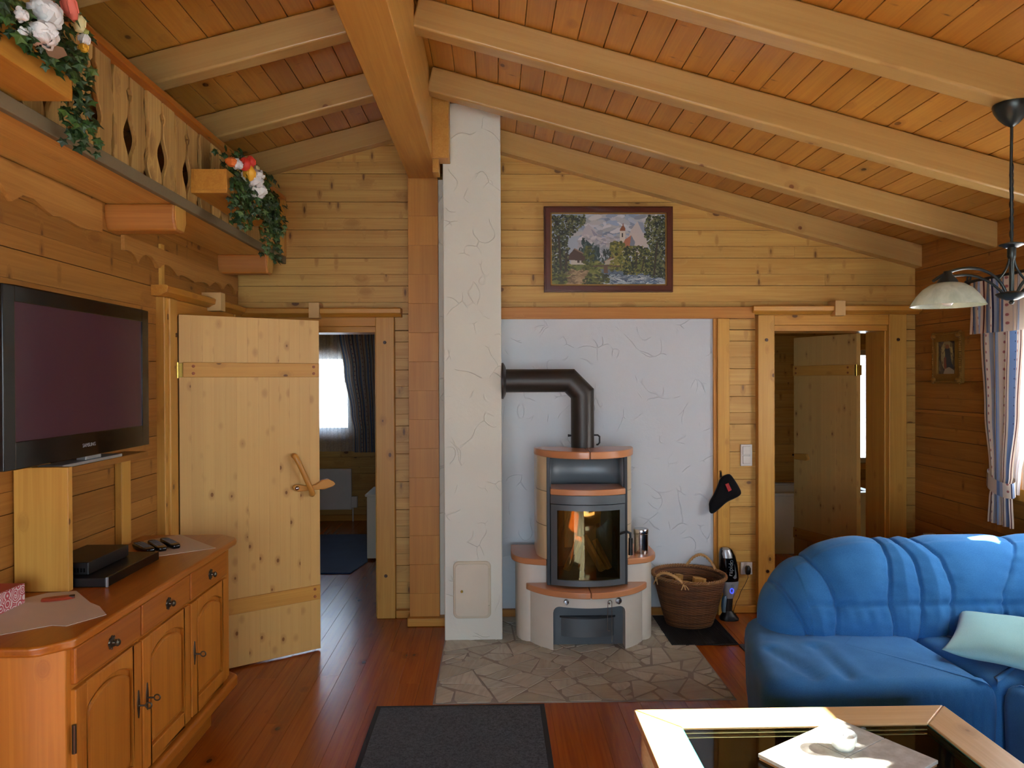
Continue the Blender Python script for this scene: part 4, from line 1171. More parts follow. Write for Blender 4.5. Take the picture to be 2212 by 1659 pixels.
# television
tv = thing('television', (-1.68, 3.03, 1.375), 'large black flat screen television on the wooden stand, switched off', 'television')
def tvx(y): return -1.655
y0, y1, z0, z1 = 2.505, 3.545, 1.392, 2.03
fr = MB()
b = .062
fr.box(-1.70, -1.655, y0, y0 + b, z0, z1).box(-1.70, -1.655, y1 - b, y1, z0, z1).box(-1.70, -1.655, y0 + b, y1 - b, z1 - b * .9, z1).box(-1.70, -1.655, y0 + b, y1 - b, z0, z0 + .095)
obj('bezel', fr, BLACKGL, tv, bevel=.003)
obj('screen', MB().box(-1.69, -1.661, y0 + b - .002, y1 - b + .002, z0 + .09, z1 - b * .85), SCREEN, tv)
obj('back_shell', MB().box(-1.765, -1.70, y0 + .06, y1 - .06, z0 + .03, z1 - .05), BLACKPL, tv, bevel=.012)
obj('tv_foot', MB().box(-1.80, -1.70, 2.92, 3.38, 1.3525, 1.366).box(-1.75, -1.71, 3.1, 3.22, 1.366, 1.43), GREYMET, tv, bevel=.003)
text('SAMSUNG', .021, SILVER, 'lettering', tv, Matrix.Translation((-1.6543, 3.025, 1.437)) @ Matrix.Rotation(PI / 2, 4, 'Z') @ Matrix.Rotation(PI / 2, 4, 'X'), .0004)
# recorder and receiver
rc = thing('disc_recorder', (-1.63, 3.05, .9), 'flat black disc recorder lying on the sideboard next to the stand', 'recorder')
obj('case', MB().box(-1.775, -1.502, 2.85, 3.285, .9025, .938), BLACKPL, rc, bevel=.003)
obj('front_panel', MB().box(-1.503, -1.494, 2.85, 3.285, .9025, .940), BLACKGL, rc, bevel=.003)
obj('end_strip', MB().box(-1.5, -1.493, 2.848, 2.856, .9025, .940), SILVER, rc)
rv = thing('satellite_receiver', (-1.68, 3.05, .94), 'small black receiver box stacked on top of the flat disc recorder', 'receiver')
obj('case', MB().box(-1.765, -1.585, 2.885, 3.20, .941, .99), BLACKPL, rv, bevel=.004)
vents = MB()
for k in range(14): vents.box(-1.76 + k * .012, -1.754 + k * .012, 2.884, 2.887, .952, .968)
obj('vent_slots', vents, BLACKGL, rv)
# papers, remotes, tissue box
def paper(pts, z, label, lift=None, name='paper_sheet'):
    P = [at(x, y, 2, z) for x, y in pts]
    P = [(max(p.x, -1.812), p.y) for p in P]
    o = obj(name, MB().prism(P, 2, z, z + .0012), PAPER)
    return tag(o, label, 'paper')
paper([(57, 1292), (105, 1281), (165, 1277), (195, 1302), (215, 1310), (230, 1328), (143, 1353), (113, 1351), (-20, 1376), (-20, 1330)], .9003, 'crumpled paper sheet lying at the front end of the sideboard top')
paper([(312, 1168), (390, 1155), (466, 1184), (335, 1203), (296, 1185)], .9003, 'paper sheet under the three remote controls')
def remote(pa, pb, w, label):
    a = at(*pa, 2, .905); b = at(*pb, 2, .905); a.x = max(a.x, -1.78)
    d = (b - a); L = min(d.length, .21); d.normalize(); a = b - d * L
    t = thing('remote_control', (b.x, b.y, .9015), label, 'remote control', 'remote controls on the sideboard')
    n = Vector((-d.y, d.x, 0)); M_ = Matrix(((d.x, n.x, 0, a.x), (d.y, n.y, 0, a.y), (0, 0, 1, .902), (0, 0, 0, 1)))
    obj('remote_case', loop(MB(), [(L / 2, 0, 0, L / 2 * .97, w * .9), (L / 2, 0, .006, L / 2, w), (L / 2, 0, .015, L / 2, w), (L / 2, 0, .02, L / 2 * .97, w * .86)], 32, 5).xf(M_), BLACKGL, t)
    bt = MB()
    for i in range(7):
        for j in (-1, 0, 1): bt.box(.03 + i * .02, .04 + i * .02, j * w * .5 - .005, j * w * .5 + .005, .0198, .0215)
    obj('button_pad', bt.xf(M_), flat('grey_keys', (96, 98, 104), .5) if 'grey_keys' not in bpy.data.materials else bpy.data.materials['grey_keys'], t, smooth=False)
remote((283, 1172), (326, 1193), .026, 'remote control lying closest to the black receiver boxes')
remote((322, 1170), (352, 1190), .024, 'middle one of the three remote controls on the paper sheet')
remote((350, 1167), (382, 1184), .022, 'remote control farthest from the receiver boxes, nearest the open door')
pc0 = at(88, 1299, 2, .9025); pc1 = at(162, 1291, 2, .9025)
t = thing('glasses_case', pc0, 'slim red and brown case lying on the crumpled paper sheet', 'case')
dv = (pc1 - pc0); L = dv.length; dv.normalize(); nv = Vector((-dv.y, dv.x, 0))
Mx = Matrix(((dv.x, nv.x, 0, pc0.x), (dv.y, nv.y, 0, pc0.y), (0, 0, 1, .9016), (0, 0, 0, 1)))
obj('case_body', loop(MB(), [(L / 2, 0, 0, L / 2, .018), (L / 2, 0, .005, L / 2, .022), (L / 2, 0, .01, L / 2 * .95, .016)], 24, 2.2).xf(Mx), flat('red_leather', (164, 66, 40), .5), t)
obj('case_flap', MB().box(L * .82, L * .99, -.012, .012, .004, .011).xf(Mx), flat('brown_leather', (66, 34, 22), .5), t, bevel=.002)
tb = thing('tissue_box', (-1.73, 2.56, .9015), 'white paper box printed with red circles at the front end of the sideboard', 'box')
obj('box_body', MB().box(-1.79, -1.69, 2.44, 2.665, .9018, .972), REDPR, tb, bevel=.002)
obj('box_top', MB().box(-1.785, -1.695, 2.445, 2.66, .972, .9735), flat('red_card', (180, 84, 66), .7), tb)

# ------------------------------------------------------------------ flower boxes
def leaf_poly(sz):
    P = []
    for k in range(10):
        a = PI / 2 + 2 * PI * k / 10
        r = (1.0, .52, .82, .46, .66, .34, .66, .46, .82, .52)[k] * sz
        P.append((r * math.cos(a), r * math.sin(a)))
    return P
def ivy_mesh(spots, rs):
    mb = MB()
    for p in spots:
        sz = rs.uniform(.018, .031); P = leaf_poly(sz)
        nrm = Vector((rs.uniform(.3, 1), rs.uniform(-1, .3), rs.uniform(-.1, .8))).normalized()
        down = Vector((rs.uniform(-.3, .3), rs.uniform(-.5, .5), -1)); down = (down - nrm * down.dot(nrm)).normalized(); sd_ = nrm.cross(down)
        c = Vector(p); vs = [c + nrm * sz * .22]
        for (a, b) in P: vs.append(c + sd_ * a + down * b)
        n = len(P); mb.add(vs, [(0, 1 + k, 1 + (k + 1) % n) for k in range(n)])
    return mb
def bloom(p, R, mat, name, par, n=46, seed=1, sq=1.0):
    rs = random.Random(seed); mb = MB(); p = Vector(p)
    for k in range(n):
        ph = math.acos(1 - 1.75 * (k + .5) / n); th = k * 2.39996
        d = Vector((math.sin(ph) * math.cos(th), math.sin(ph) * math.sin(th), math.cos(ph) * sq))
        Rr = R * rs.uniform(.72, 1.0); up = Vector((0, 0, 1)) if abs(d.z) < .9 else Vector((1, 0, 0))
        s1 = d.cross(up).normalized(); s2 = s1.cross(d).normalized(); w = R * rs.uniform(.34, .5); tw = rs.uniform(0, 6.28)
        s1, s2 = s1 * math.cos(tw) + s2 * math.sin(tw), s2 * math.cos(tw) - s1 * math.sin(tw)
        vs = []; m = 4
        for i in range(m + 1):
            for j in range(m + 1):
                a, b = i / m * 2 - 1, j / m * 2 - 1
                q = p + d * (Rr * (1 - .25 * (a * a + b * b)) + .12 * R * math.sin(3 * a + k)) + s1 * a * w * (1 - .3 * b * b) + s2 * b * w * (1 - .3 * a * a)
                vs.append(q)
        mb.add(vs, [(i * (m + 1) + j, i * (m + 1) + j + 1, (i + 1) * (m + 1) + j + 1, (i + 1) * (m + 1) + j) for i in range(m) for j in range(m)])
    mb.lathe([(0, -.6 * R), (.55 * R, -.4 * R), (.75 * R, 0), (.55 * R, .45 * R), (0, .6 * R)], p, 14)
    return obj(name, mb, mat, par, ang=60)
def bud(p, r, h, mat, par, tilt=(0, 0)):
    m = MB().lathe([(0, -h / 2), (r * .6, -h * .4), (r, -h * .08), (r * .92, h * .2), (r * .5, h * .42), (0, h / 2)], (0, 0, 0), 16)
    for k in range(5):
        a = 2 * PI * k / 5; m.tube([(r * .95 * math.cos(a), r * .95 * math.sin(a), -h * .2), (r * .97 * math.cos(a), r * .97 * math.sin(a), h * .15), (r * .3 * math.cos(a), r * .3 * math.sin(a), h * .48)], [.003, .004, .002], 5)
    m.xf(Matrix.Translation(p) @ Matrix.Rotation(tilt[0], 4, 'Y') @ Matrix.Rotation(tilt[1], 4, 'X'))
    return obj('flower_bud', m, mat, par)
def flower_box(y0, y1, z0, z1, label, seed):
    t = thing('flower_box', (-1.40, (y0 + y1) / 2, z0), label, 'flower box', 'flower boxes on the balcony')
    mb = MB(); x0, x1, w = -1.512, -1.335, .015
    mb.box(x0, x1, y0, y1, z0, z0 + w).box(x0, x0 + w, y0, y1, z0 + w, z1).box(x1 - w, x1, y0, y1, z0 + w, z1).box(x0 + w, x1 - w, y0, y0 + w, z0 + w, z1).box(x0 + w, x1 - w, y1 - w, y1, z0 + w, z1)
    obj('planter', mb, TRIMY, t, bevel=.002)
    obj('soil', MB().box(x0 + w, x1 - w, y0 + w, y1 - w, z0 + w, z1 - .02), SOIL, t)
    return t
rs = random.Random(4)
fb1 = flower_box(1.45, 2.36, 2.585, 2.70, 'wooden balcony flower box at the picture corner, with ivy and a salmon tulip', 1)
sp_ = []
for k in range(330):
    y = rs.uniform(1.7, 2.40); sp_.append((-1.36 + rs.uniform(-.09, .085), y, rs.uniform(2.66, 2.86)))
for k in range(150): y = rs.uniform(1.9, 2.33); sp_.append((-1.315 + rs.uniform(-.0, .05), y, rs.uniform(2.62 if y > 1.98 else 2.66, 2.72)))
for k in range(150): q = rs.random(); sp_.append((-1.40 + rs.uniform(-.04, .05), 2.42 + .10 * q + rs.uniform(-.05, .06), 2.84 - .34 * q + rs.uniform(-.03, .03)))
for k in range(26): q = rs.random(); sp_.append((-1.33, 1.98 + rs.uniform(-.03, .03), 2.70 - .08 * q))
iv = tag(obj('ivy_foliage', ivy_mesh(sp_, rs), LEAF, fb1, smooth=False), kind='stuff')
iv['kind'] = 'stuff'
def pxp(x, y, X): return at(x, y, 0, X)
bloom(pxp(98, 32, -1.27), .050, PETALW, 'white_bloom', fb1, 52, 3)
bloom(pxp(92, 75, -1.26), .042, PETALW, 'white_bloom', fb1, 46, 5)
bud(pxp(151, 15, -1.28), .022, .085, PETALP, fb1, (.0, .5))
bud(pxp(171, 52, -1.28), .019, .055, BUDC, fb1)
bud(pxp(183, 70, -1.28), .010, .022, BUDG, fb1)
bud(pxp(183, 86, -1.28), .017, .036, PETALW, fb1, (.4, .4))
bud(pxp(181, 104, -1.28), .013, .028, PETALY, fb1)
bloom(pxp(46, 33, -1.27), .022, PETALW, 'small_bloom', fb1, 16, 8)
bloom(pxp(50, 70, -1.27), .016, PETALW, 'small_bloom', fb1, 12, 9)
obj('dry_leaf', MB().prism([(0, 0), (.02, .018), (.045, .012), (.055, -.008), (.03, -.022), (.008, -.016)], 2, 0, .001).xf(Matrix.Translation(pxp(98, 108, -1.262)) @ Matrix.Rotation(PI / 2, 4, 'X') @ Matrix.Rotation(.3, 4, 'Y')), flat('dry_leaf', (120, 84, 52), .7), fb1)
fb2 = flower_box(3.70, 4.50, 2.635, 2.755, 'wooden balcony flower box near the back wall, with ivy and red tulips', 2)
sp_ = []
for k in range(380): y = rs.uniform(3.80, 4.52); sp_.append((-1.37 + rs.uniform(-.08, .07), y, rs.uniform(2.68, 2.90 + .02 * math.sin(y * 9))))
for k in range(230): y = rs.uniform(3.74, 4.5); sp_.append((-1.31 + rs.uniform(-.01, .05), y, rs.uniform(2.60, 2.76)))
for k in range(120): q = rs.random(); sp_.append((-1.30 + rs.uniform(-.03, .03), 3.80 + rs.uniform(-.1, .12), 2.72 - .24 * q))
for k in range(170): q = rs.random(); sp_.append((-1.33 + rs.uniform(-.03, .04), 4.40 + rs.uniform(-.14, .15), 2.74 - .33 * q * (1 if rs.random() < .6 else .6)))
iv = obj('ivy_foliage', ivy_mesh(sp_, rs), LEAF, fb2, smooth=False); iv['kind'] = 'stuff'
bloom(pxp(546, 386, -1.27), .062, PETALW, 'white_bloom', fb2, 52, 13)
bloom(pxp(556, 412, -1.27), .055, PETALW, 'white_bloom', fb2, 48, 14)
bloom(pxp(512, 356, -1.28), .032, PETALW, 'small_bloom', fb2, 18, 15)
bud(pxp(528, 355, -1.27), .030, .07, PETALR, fb2, (.3, .3)); bud(pxp(541, 350, -1.27), .026, .065, PETALR, fb2, (.1, .6))
bud(pxp(539, 375, -1.27), .032, .085, PETALY, fb2, (.2, .5)); bud(pxp(500, 350, -1.3), .028, .05, PETALO, fb2)
bud(pxp(553, 365, -1.29), .018, .04, BUDC, fb2); bud(pxp(570, 412, -1.29), .016, .03, PETALR, fb2)

# ------------------------------------------------------------------ sofa
sf = thing('corner_sofa', (2.0, 3.4, 0), 'big blue velour corner sofa with channelled backrest and rounded end', 'sofa')
def catmull(P, t):
    n = len(P) - 1; x = t * n; i = min(int(x), n - 1); f = x - i
    g = lambda k: Vector(P[max(0, min(n, k))])
    a, b, c, d = g(i - 1), g(i), g(i + 1), g(i + 2)
    return .5 * ((2 * b) + (c - a) * f + (2 * a - 5 * b + 4 * c - d) * f * f + (3 * b - a - 3 * c + d) * f ** 3)
PROF = [(3.585, .37), (3.535, .42), (3.53, .50), (3.555, .60), (3.60, .70), (3.665, .79), (3.735, .838), (3.82, .848), (3.90, .815), (3.95, .73), (3.965, .55), (3.965, .3), (3.95, .06)]
seam_px = [[(1685, 1238), (1710, 1290), (1744, 1366)], [(1749, 1200), (1793, 1262), (1810, 1310), (1806, 1370)], [(1904, 1177), (1918, 1210), (1921, 1290), (1932, 1368)], [(1943, 1176), (1972, 1205), (1990, 1275), (1988, 1366)], [(1988, 1171), (2030, 1205), (2057, 1270), (2050, 1360)], [(2191, 1167), (2186, 1215), (2168, 1280), (2171, 1340)]]
def yfront(z):
    for (a, b) in zip(PROF[1:7], PROF[2:8]):
        if a[1] <= z <= b[1]: return a[0] + (b[0] - a[0]) * (z - a[1]) / (b[1] - a[1])
    return PROF[1][0] if z < .5 else 3.8
SEAMS = []
for L in seam_px:
    q = []
    for (x, y) in L:
        p = at(x, y, 1, 3.6)
        for _ in range(4): p = at(x, y, 1, yfront(p.z))
        q.append((p.z, p.x))
    q.sort(); SEAMS.append(q)
def sx(q, z):
    if z <= q[0][0]: return q[0][1]
    for a, b in zip(q, q[1:]):
        if z <= b[0]:
            t_ = (z - a[0]) / (b[0] - a[0]); return a[1] + (b[1] - a[1]) * t_
    return q[-1][1]
X0, X1 = 1.375, 2.97
def endf(x):
    s = max(0, min(1, (x - X0) / .58)); return (1 - (1 - s) ** 2.1) ** (1 / 1.9)
def back_raw(u, v):
    x = X0 + (X1 - X0) * (u ** 1.25)
    p = catmull(PROF, v); e = endf(x); y, z = p.x, p.y
    z = .40 + (z - .40) * (e if z > .40 else 1)
    s = max(0, min(1, (x - X0) / .16)); e2 = math.sqrt(max(0, 1 - (1 - s) ** 2))
    y = 3.74 + (y - 3.74) * (.12 + .88 * e2)
    return Vector((x, y, z))
def back_fn(u, v):
    p = back_raw(u, v); h = 1e-3
    du = back_raw(min(1, u + h), v) - back_raw(max(0, u - h), v); dv = back_raw(u, min(1, v + h)) - back_raw(u, max(0, v - h))
    n = du.cross(dv)
    if n.length < 1e-9: return p
    n.normalize()
    if n.y > 0 and v < .4: n = -n
    if v >= .4 and n.z < 0 and v < .65: n = -n
    if v >= .65 and n.y < 0: n = -n
    ds = [abs(p.x - sx(q, p.z)) for q in SEAMS]; d = min(ds); k = ds.index(d)
    fade = 1 if v < .60 else max(0, 1 - (v - .60) / .15)
    a = .016 * (1 - math.exp(-(d / .06) ** 2)) - .015 * math.exp(-(d / .009) ** 2)
    zh = .575
    if p.x > SEAMS[1][0][1] - .12: a -= .013 * math.exp(-((p.z - zh) / .009) ** 2) * (v < .5) - .006 * (1 - math.exp(-((p.z - zh) / .05) ** 2)) * (v < .5)
    wr = math.exp(-d / .045) * (math.sin(p.z * 120 + p.x * 25 + k) + .6 * math.sin(p.z * 71 + 2 * k)) * .0024
    wr += .0018 * math.sin(p.x * 95 + 14 * p.z) * math.exp(-((p.z - .55) / .06) ** 2) * (v < .5)
    return p + n * ((a + wr) * fade)
mb = MB().grid(back_fn, 330, 90)
obj('backrest', mb, SOFA, sf, ang=180)
# seats
def seat_block(name, outline, zt, folds=(), pleat=None, puff=.012, drop=.0):
    n = len(outline); cx = sum(p[0] for p in outline) / n; cy = sum(p[1] for p in outline) / n
    nr = []
    for i in range(n):
        a = outline[i - 1]; b = outline[(i + 1) % n]; d = Vector((b[0] - a[0], b[1] - a[1])); d.normalize(); nr.append(Vector((d.y, -d.x)))
    area = sum(outline[i][0] * outline[(i + 1) % n][1] - outline[(i + 1) % n][0] * outline[i][1] for i in range(n))
    if area < 0: nr = [-v for v in nr]
    vs = []; secs = [(.0, .03), (.02, .012), (.10, .004), (.22, .0), (zt - .10, -.004), (zt - .055, .0), (zt - .028, .010), (zt - .010, .028), (zt, .055)]
    for z, ins in secs:
        for (x, y), q in zip(outline, nr):
            o = ins
            if pleat and pleat[0] < x < pleat[1] and y < pleat[2]: o += .006 * math.sin(x * 150) * (1 if z < zt - .04 else 0) * min(1, (x - pleat[0]) / .1)
            vs.append((x - q.x * o, y - q.y * o, z))
    m = 16
    top_ = [(x - q.x * .055, y - q.y * .055) for (x, y), q in zip(outline, nr)]
    for k in range(1, m):
        f = 1 - k / m
        for (x, y) in top_:
            X, Y = cx + (x - cx) * f, cy + (y - cy) * f
            z = zt + puff * (1 - f * f)
            for (ax, ay, bx, by, dp) in folds:
                L2 = (bx - ax) ** 2 + (by - ay) ** 2; t_ = max(0, min(1, ((X - ax) * (bx - ax) + (Y - ay) * (by - ay)) / L2))
                d = math.hypot(X - ax - (bx - ax) * t_, Y - ay - (by - ay) * t_)
                z += -dp * math.exp(-(d / .03) ** 2) + dp * .5 * math.exp(-((d - .06) / .04) ** 2)
            vs.append((X, Y, z))
    R_ = len(secs) + m - 1; fs = [tuple(range(n - 1, -1, -1))]
    for k in range(R_ - 1):
        for j in range(n): fs.append((k * n + j, k * n + (j + 1) % n, (k + 1) * n + (j + 1) % n, (k + 1) * n + j))
    vs.append((cx, cy, zt + puff)); c = len(vs) - 1
    for j in range(n): fs.append(((R_ - 1) * n + j, (R_ - 1) * n + (j + 1) % n, c))
    return obj(name, MB().add(vs, fs), SOFA, sf, ang=180)
def smooth_outline(P, n=150):
    """closed rounded polygon sampled evenly; each point has its own corner radius"""
    out = []
    m = len(P)
    for i in range(m):
        a, b, c = Vector(P[i - 1][:2]), Vector(P[i][:2]), Vector(P[(i + 1) % m][:2]); r = P[i][2]
        d1, d2 = (a - b).normalized(), (c - b).normalized()
        p, q = b + d1 * r, b + d2 * r
        for k in range(9):
            t_ = k / 8; out.append((1 - t_) ** 2 * p + 2 * t_ * (1 - t_) * b + t_ * t_ * q)
    L = [0]
    for i in range(len(out)): L.append(L[-1] + (out[(i + 1) % len(out)] - out[i]).length)
    res = []
    for k in range(n):
        s = L[-1] * k / n
        i = max(j for j in range(len(out)) if L[j] <= s + 1e-9); f = (s - L[i]) / max(1e-9, L[i + 1] - L[i])
        p = out[i] + (out[(i + 1) % len(out)] - out[i]) * f; res.append((p.x, p.y))
    return res
f1a, f1b = at(1660, 1398, 2, .44), at(1785, 1475, 2, .44); f2a, f2b = at(1765, 1398, 2, .44), at(1855, 1478, 2, .44)
seat_block('seat', smooth_outline([(1.115, 2.965, .16), (2.075, 2.965, .02), (2.06, 3.62, .02), (2.05, 3.9, .03), (1.34, 3.9, .12), (1.22, 3.5, .15)], 260), .43, [(f1a.x, f1a.y, f1b.x, f1b.y, .012), (f2a.x, f2a.y, f2b.x, f2b.y, .012)], (1.70, 2.07, 3.0))
seat_block('corner_seat', smooth_outline([(2.08, 2.985, .02), (2.9, 2.985, .02), (2.9, 3.6, .03), (2.066, 3.6, .02)], 160), .428)
seat_block('side_seat', smooth_outline([(2.10, 1.3, .08), (2.75, 1.3, .05), (2.75, 2.98, .02), (2.10, 2.98, .03)], 160), .436)
# side backrest along the right wall
mb = MB().grid(lambda u, v: (lambda p: Vector((2.64 + (p.x - 3.53) * .8, 1.25 + 2.45 * u, p.y)))(catmull(PROF, v)), 60, 40)
obj('side_backrest', mb, SOFA, sf, ang=180)
# pillow
pa, pb = at(2072, 1336, 2, .50), at(2034, 1404, 2, .475)
d = Vector((pa.x - pb.x, pa.y - pb.y, 0)); L = d.length; d.normalize(); nrm = Vector((d.y, -d.x, 0))
pc_ = (Vector((pa.x + pb.x, pa.y + pb.y, 0)) / 2) + nrm * .30
def pil(top_):
    def fn(u, v):
        a, b = u * 2 - 1, v * 2 - 1
        e = max(0, (1 - abs(a) ** 3.2)) ** .5 * max(0, (1 - abs(b) ** 3.2)) ** .5
        pin = 1 - .05 * (1 - a * a) * 0 - .04 * (1 - b * b)
        q = pc_ + d * (b * L / 2 * (1 - .06 * (1 - a * a))) + nrm * (a * .30 * (1 - .06 * (1 - b * b)))
        zb = .505 + .03 * b
        return Vector((q.x, q.y, zb + (.062 * e if top_ else -.052 * e) + .003 * math.sin(7 * a + 3 * b)))
    return fn
mb = MB().grid(pil(True), 40, 40).grid(pil(False), 40, 40)
tag(obj('cushion', mb, PILLOW, ang=180), 'pale aqua cushion lying flat on the blue corner sofa seat', 'cushion')
# light spilling nowhere: radiator behind the sofa
rd = thing('radiator', (3.02, 4.4, .12), 'white flat radiator on the right log wall, mostly hidden by the blue sofa', 'radiator')
obj('radiator_panel', MB().box(2.985, 3.04, 4.10, 5.02, .14, .605), WHITEP, rd, bevel=.006)
obj('radiator_pipe', MB().tube([(3.01, 4.95, 0), (3.01, 4.95, .15)], .008, 8), WHITEP, rd)
obj('top_grille', MB().box(2.98, 3.05, 4.10, 5.02, .605, .613), WHITEP, rd, bevel=.002)

# ------------------------------------------------------------------ coffee table
ct = thing('coffee_table', (1.08, 2.08, 0), 'square pine coffee table with inset glass top, partly in bright sunshine', 'coffee table')
TX0, TX1, TY0, TY1, TZ = .505, 1.66, 1.50, 2.665, .485; RW = .142
def rail(P, nm, mat): obj(nm, MB().prism(P, 2, TZ - .03, TZ), mat, ct, bevel=.006, seg=3)
rail([(TX0, TY1), (TX1, TY1), (TX1 - RW, TY1 - RW), (TX0 + RW, TY1 - RW)], 'top_rail', TABX)
rail([(TX0, TY0), (TX0 + RW, TY0 + RW), (TX1 - RW, TY0 + RW), (TX1, TY0)], 'top_rail', TABX)
rail([(TX0, TY0), (TX0, TY1), (TX0 + RW, TY1 - RW), (TX0 + RW, TY0 + RW)], 'top_rail', TABY)
rail([(TX1, TY0), (TX1 - RW, TY0 + RW), (TX1 - RW, TY1 - RW), (TX1, TY1)], 'top_rail', TABY)
for (a, b, c, d_) in ((TX0 + .05, TX1 - .05, TY1 - .08, TY1 - .055), (TX0 + .05, TX1 - .05, TY0 + .055, TY0 + .08)): obj('apron', MB().box(a, b, c, d_, TZ - .105, TZ - .03), TABX, ct, bevel=.003)
for (a, b) in ((TX0 + .055, TX0 + .08), (TX1 - .08, TX1 - .055)): obj('apron', MB().box(a, b, TY0 + .05, TY1 - .05, TZ - .105, TZ - .03), TABY, ct, bevel=.003)
obj('rebate', MB().box(TX0 + RW - .012, TX1 - RW + .012, TY1 - RW - .0, TY1 - RW + .012, TZ - .03, TZ - .012).box(TX0 + RW - .012, TX0 + RW, TY0 + RW, TY1 - RW, TZ - .03, TZ - .012).box(TX1 - RW, TX1 - RW + .012, TY0 + RW, TY1 - RW, TZ - .03, TZ - .012), TABX, ct)
gp = obj('glass_top', MB().box(TX0 + RW + .003, TX1 - RW - .003, TY0 + RW + .003, TY1 - RW - .003, TZ - .014, TZ - .006), TGLASS, ct, smooth=False)
for (a, b) in ((TX0 + RW + .001, TX0 + RW + .004), (TX1 - RW - .004, TX1 - RW - .001)): obj('glass_edge', MB().box(a, b, TY0 + RW, TY1 - RW, TZ - .013, TZ - .0055), GEDGE, gp, label='turquoise polished edge')
for sx_, sy_ in ((-1, 1), (1, 1), (-1, -1), (1, -1)):
    cx_, cy_ = (TX0 + .075 if sx_ < 0 else TX1 - .075), (TY1 - .075 if sy_ > 0 else TY0 + .075)
    pts = []; rr2 = []
    for k in range(17):
        t_ = k / 16; z = (TZ - .03) * (1 - t_)
        o = .022 * math.sin(t_ * PI * 1.7 + .2) * (1 - .1 * t_) + .03 * t_ ** 4
        pts.append((cx_ + sx_ * o, cy_ + sy_ * o, z)); rr2.append(.047 - .024 * math.sin(min(1, t_ * 1.15) * PI / 2) + .012 * t_ ** 6)
    obj('leg', MB().tube(pts, rr2, 12), TABX, ct)
tag(obj('rug', MB().box(.62, 1.95, 1.0, 2.75, 0, .012), RUG_D, bevel=.003), 'dark brown speckled rug on the floor beneath the coffee table', 'rug')
# unseen plant added on the upper sill: its leaves shade part of the table
pp_ = thing('added_shade_plant', (3.13, 2.3, 1.445), 'added round-leaved plant in a clay pot, unseen on the upper sill, shading the table', 'plant')
obj('flower_pot', MB().lathe([(0, 0), (.03, 0), (.042, .07), (.046, .07), (.046, .08), (.038, .08), (.036, .066), (0, .064)], (3.13, 2.30, 1.446), 24), TERRA, pp_)
rs = random.Random(9); pm = MB()
for k, (yy, zz, r) in enumerate(((2.12, 1.50, .055), (2.20, 1.555, .05), (2.31, 1.635, .05), (2.38, 1.555, .05), (2.42, 1.585, .055), (2.50, 1.525, .05), (2.05, 1.47, .04), (2.56, 1.49, .04), (2.33, 1.51, .05))):
    c_ = Vector((3.13 + rs.uniform(-.03, .03), yy, zz - .055)); nrm_ = Vector((1, rs.uniform(-.3, .3), rs.uniform(.3, .8))).normalized()
    a1 = nrm_.cross(Vector((0, 0, 1))).normalized(); a2 = nrm_.cross(a1)
    pm.prism([(0, 0)] * 0 or [(math.cos(q) * r, math.sin(q) * r * .85) for q in [2 * PI * j / 20 for j in range(20)]], 2, 0, .0015)
    n0 = len(pm.v) - 40
    pm.v[n0:] = [tuple(c_ + a1 * v[0] + a2 * v[1] + nrm_ * v[2]) for v in pm.v[n0:]]
obj('foliage', pm, LEAF, pp_, merge=False)['kind'] = 'stuff'
sm_ = MB()
for (yy, zz) in ((2.12, 1.50), (2.20, 1.555), (2.31, 1.635), (2.38, 1.555), (2.42, 1.585), (2.50, 1.525)): sm_.tube([(3.13, 2.30, 1.51), (3.13, (yy + 2.3) / 2, max(1.52, zz - .05)), (3.13, yy, zz - .055)], .002, 5)
obj('stems', sm_, LEAF, pp_)
# tile trivet and tea light
a, b, c = at(1640, 1626, 2, .499), at(1808, 1551, 2, .499), at(2036, 1624, 2, .499)
e1 = (a - b); l1_ = e1.length; e1.normalize(); e2 = (c - b); e2 = e2 - e1 * e2.dot(e1); l2_ = (c - b).length; e2.normalize()
l1_, l2_ = .435, .345
tv_ = thing('tile_board', (b + e1 * l1_ / 2 + e2 * l2_ / 2), 'board of four pale marbled tiles lying askew on the glass of the coffee table', 'tile board')
Mt = Matrix(((e1.x, e2.x, 0, b.x), (e1.y, e2.y, 0, b.y), (0, 0, 1, TZ - .0055), (0, 0, 0, 1)))
for i in range(2):
    for j in range(2):
        g = .0012
        obj('tile', MB().box(i * l1_ / 2 + g, (i + 1) * l1_ / 2 - g, j * l2_ / 2 + g, (j + 1) * l2_ / 2 - g, .008, .0195).xf(Mt), TILEG, tv_, bevel=.0015)
obj('backing', MB().box(.004, l1_ - .004, .004, l2_ - .004, 0, .0085).xf(Mt), flat('wood_backing', (170, 122, 74), .6), tv_)
cp = at(1832, 1629, 2, TZ + .0145); cl = thing('tea_light', (cp.x, cp.y + .035, TZ + .0142), 'white tea light in a small frosted glass bowl on the tile board', 'candle')
fg = sheer('frosted_glass', .7, (232, 238, 238))
cc = (cp.x, cp.y + .035, TZ + .0142)
obj('glass_bowl', MB().lathe([(0, 0), (.026, 0), (.034, .010), (.041, .03), (.0425, .05), (.0395, .05), (.038, .03), (.03, .008), (0, .006)], cc, 32), fg, cl)
obj('wax', MB().lathe([(0, .007), (.029, .009), (.036, .03), (.0365, .038), (.02, .039), (0, .04)], cc, 32), flat('white_wax', (240, 238, 230), .5), cl)
obj('wick', MB().tube([(cc[0], cc[1], cc[2] + .039), (cc[0] + .002, cc[1], cc[2] + .047)], .001, 5), BLACKPL, cl)
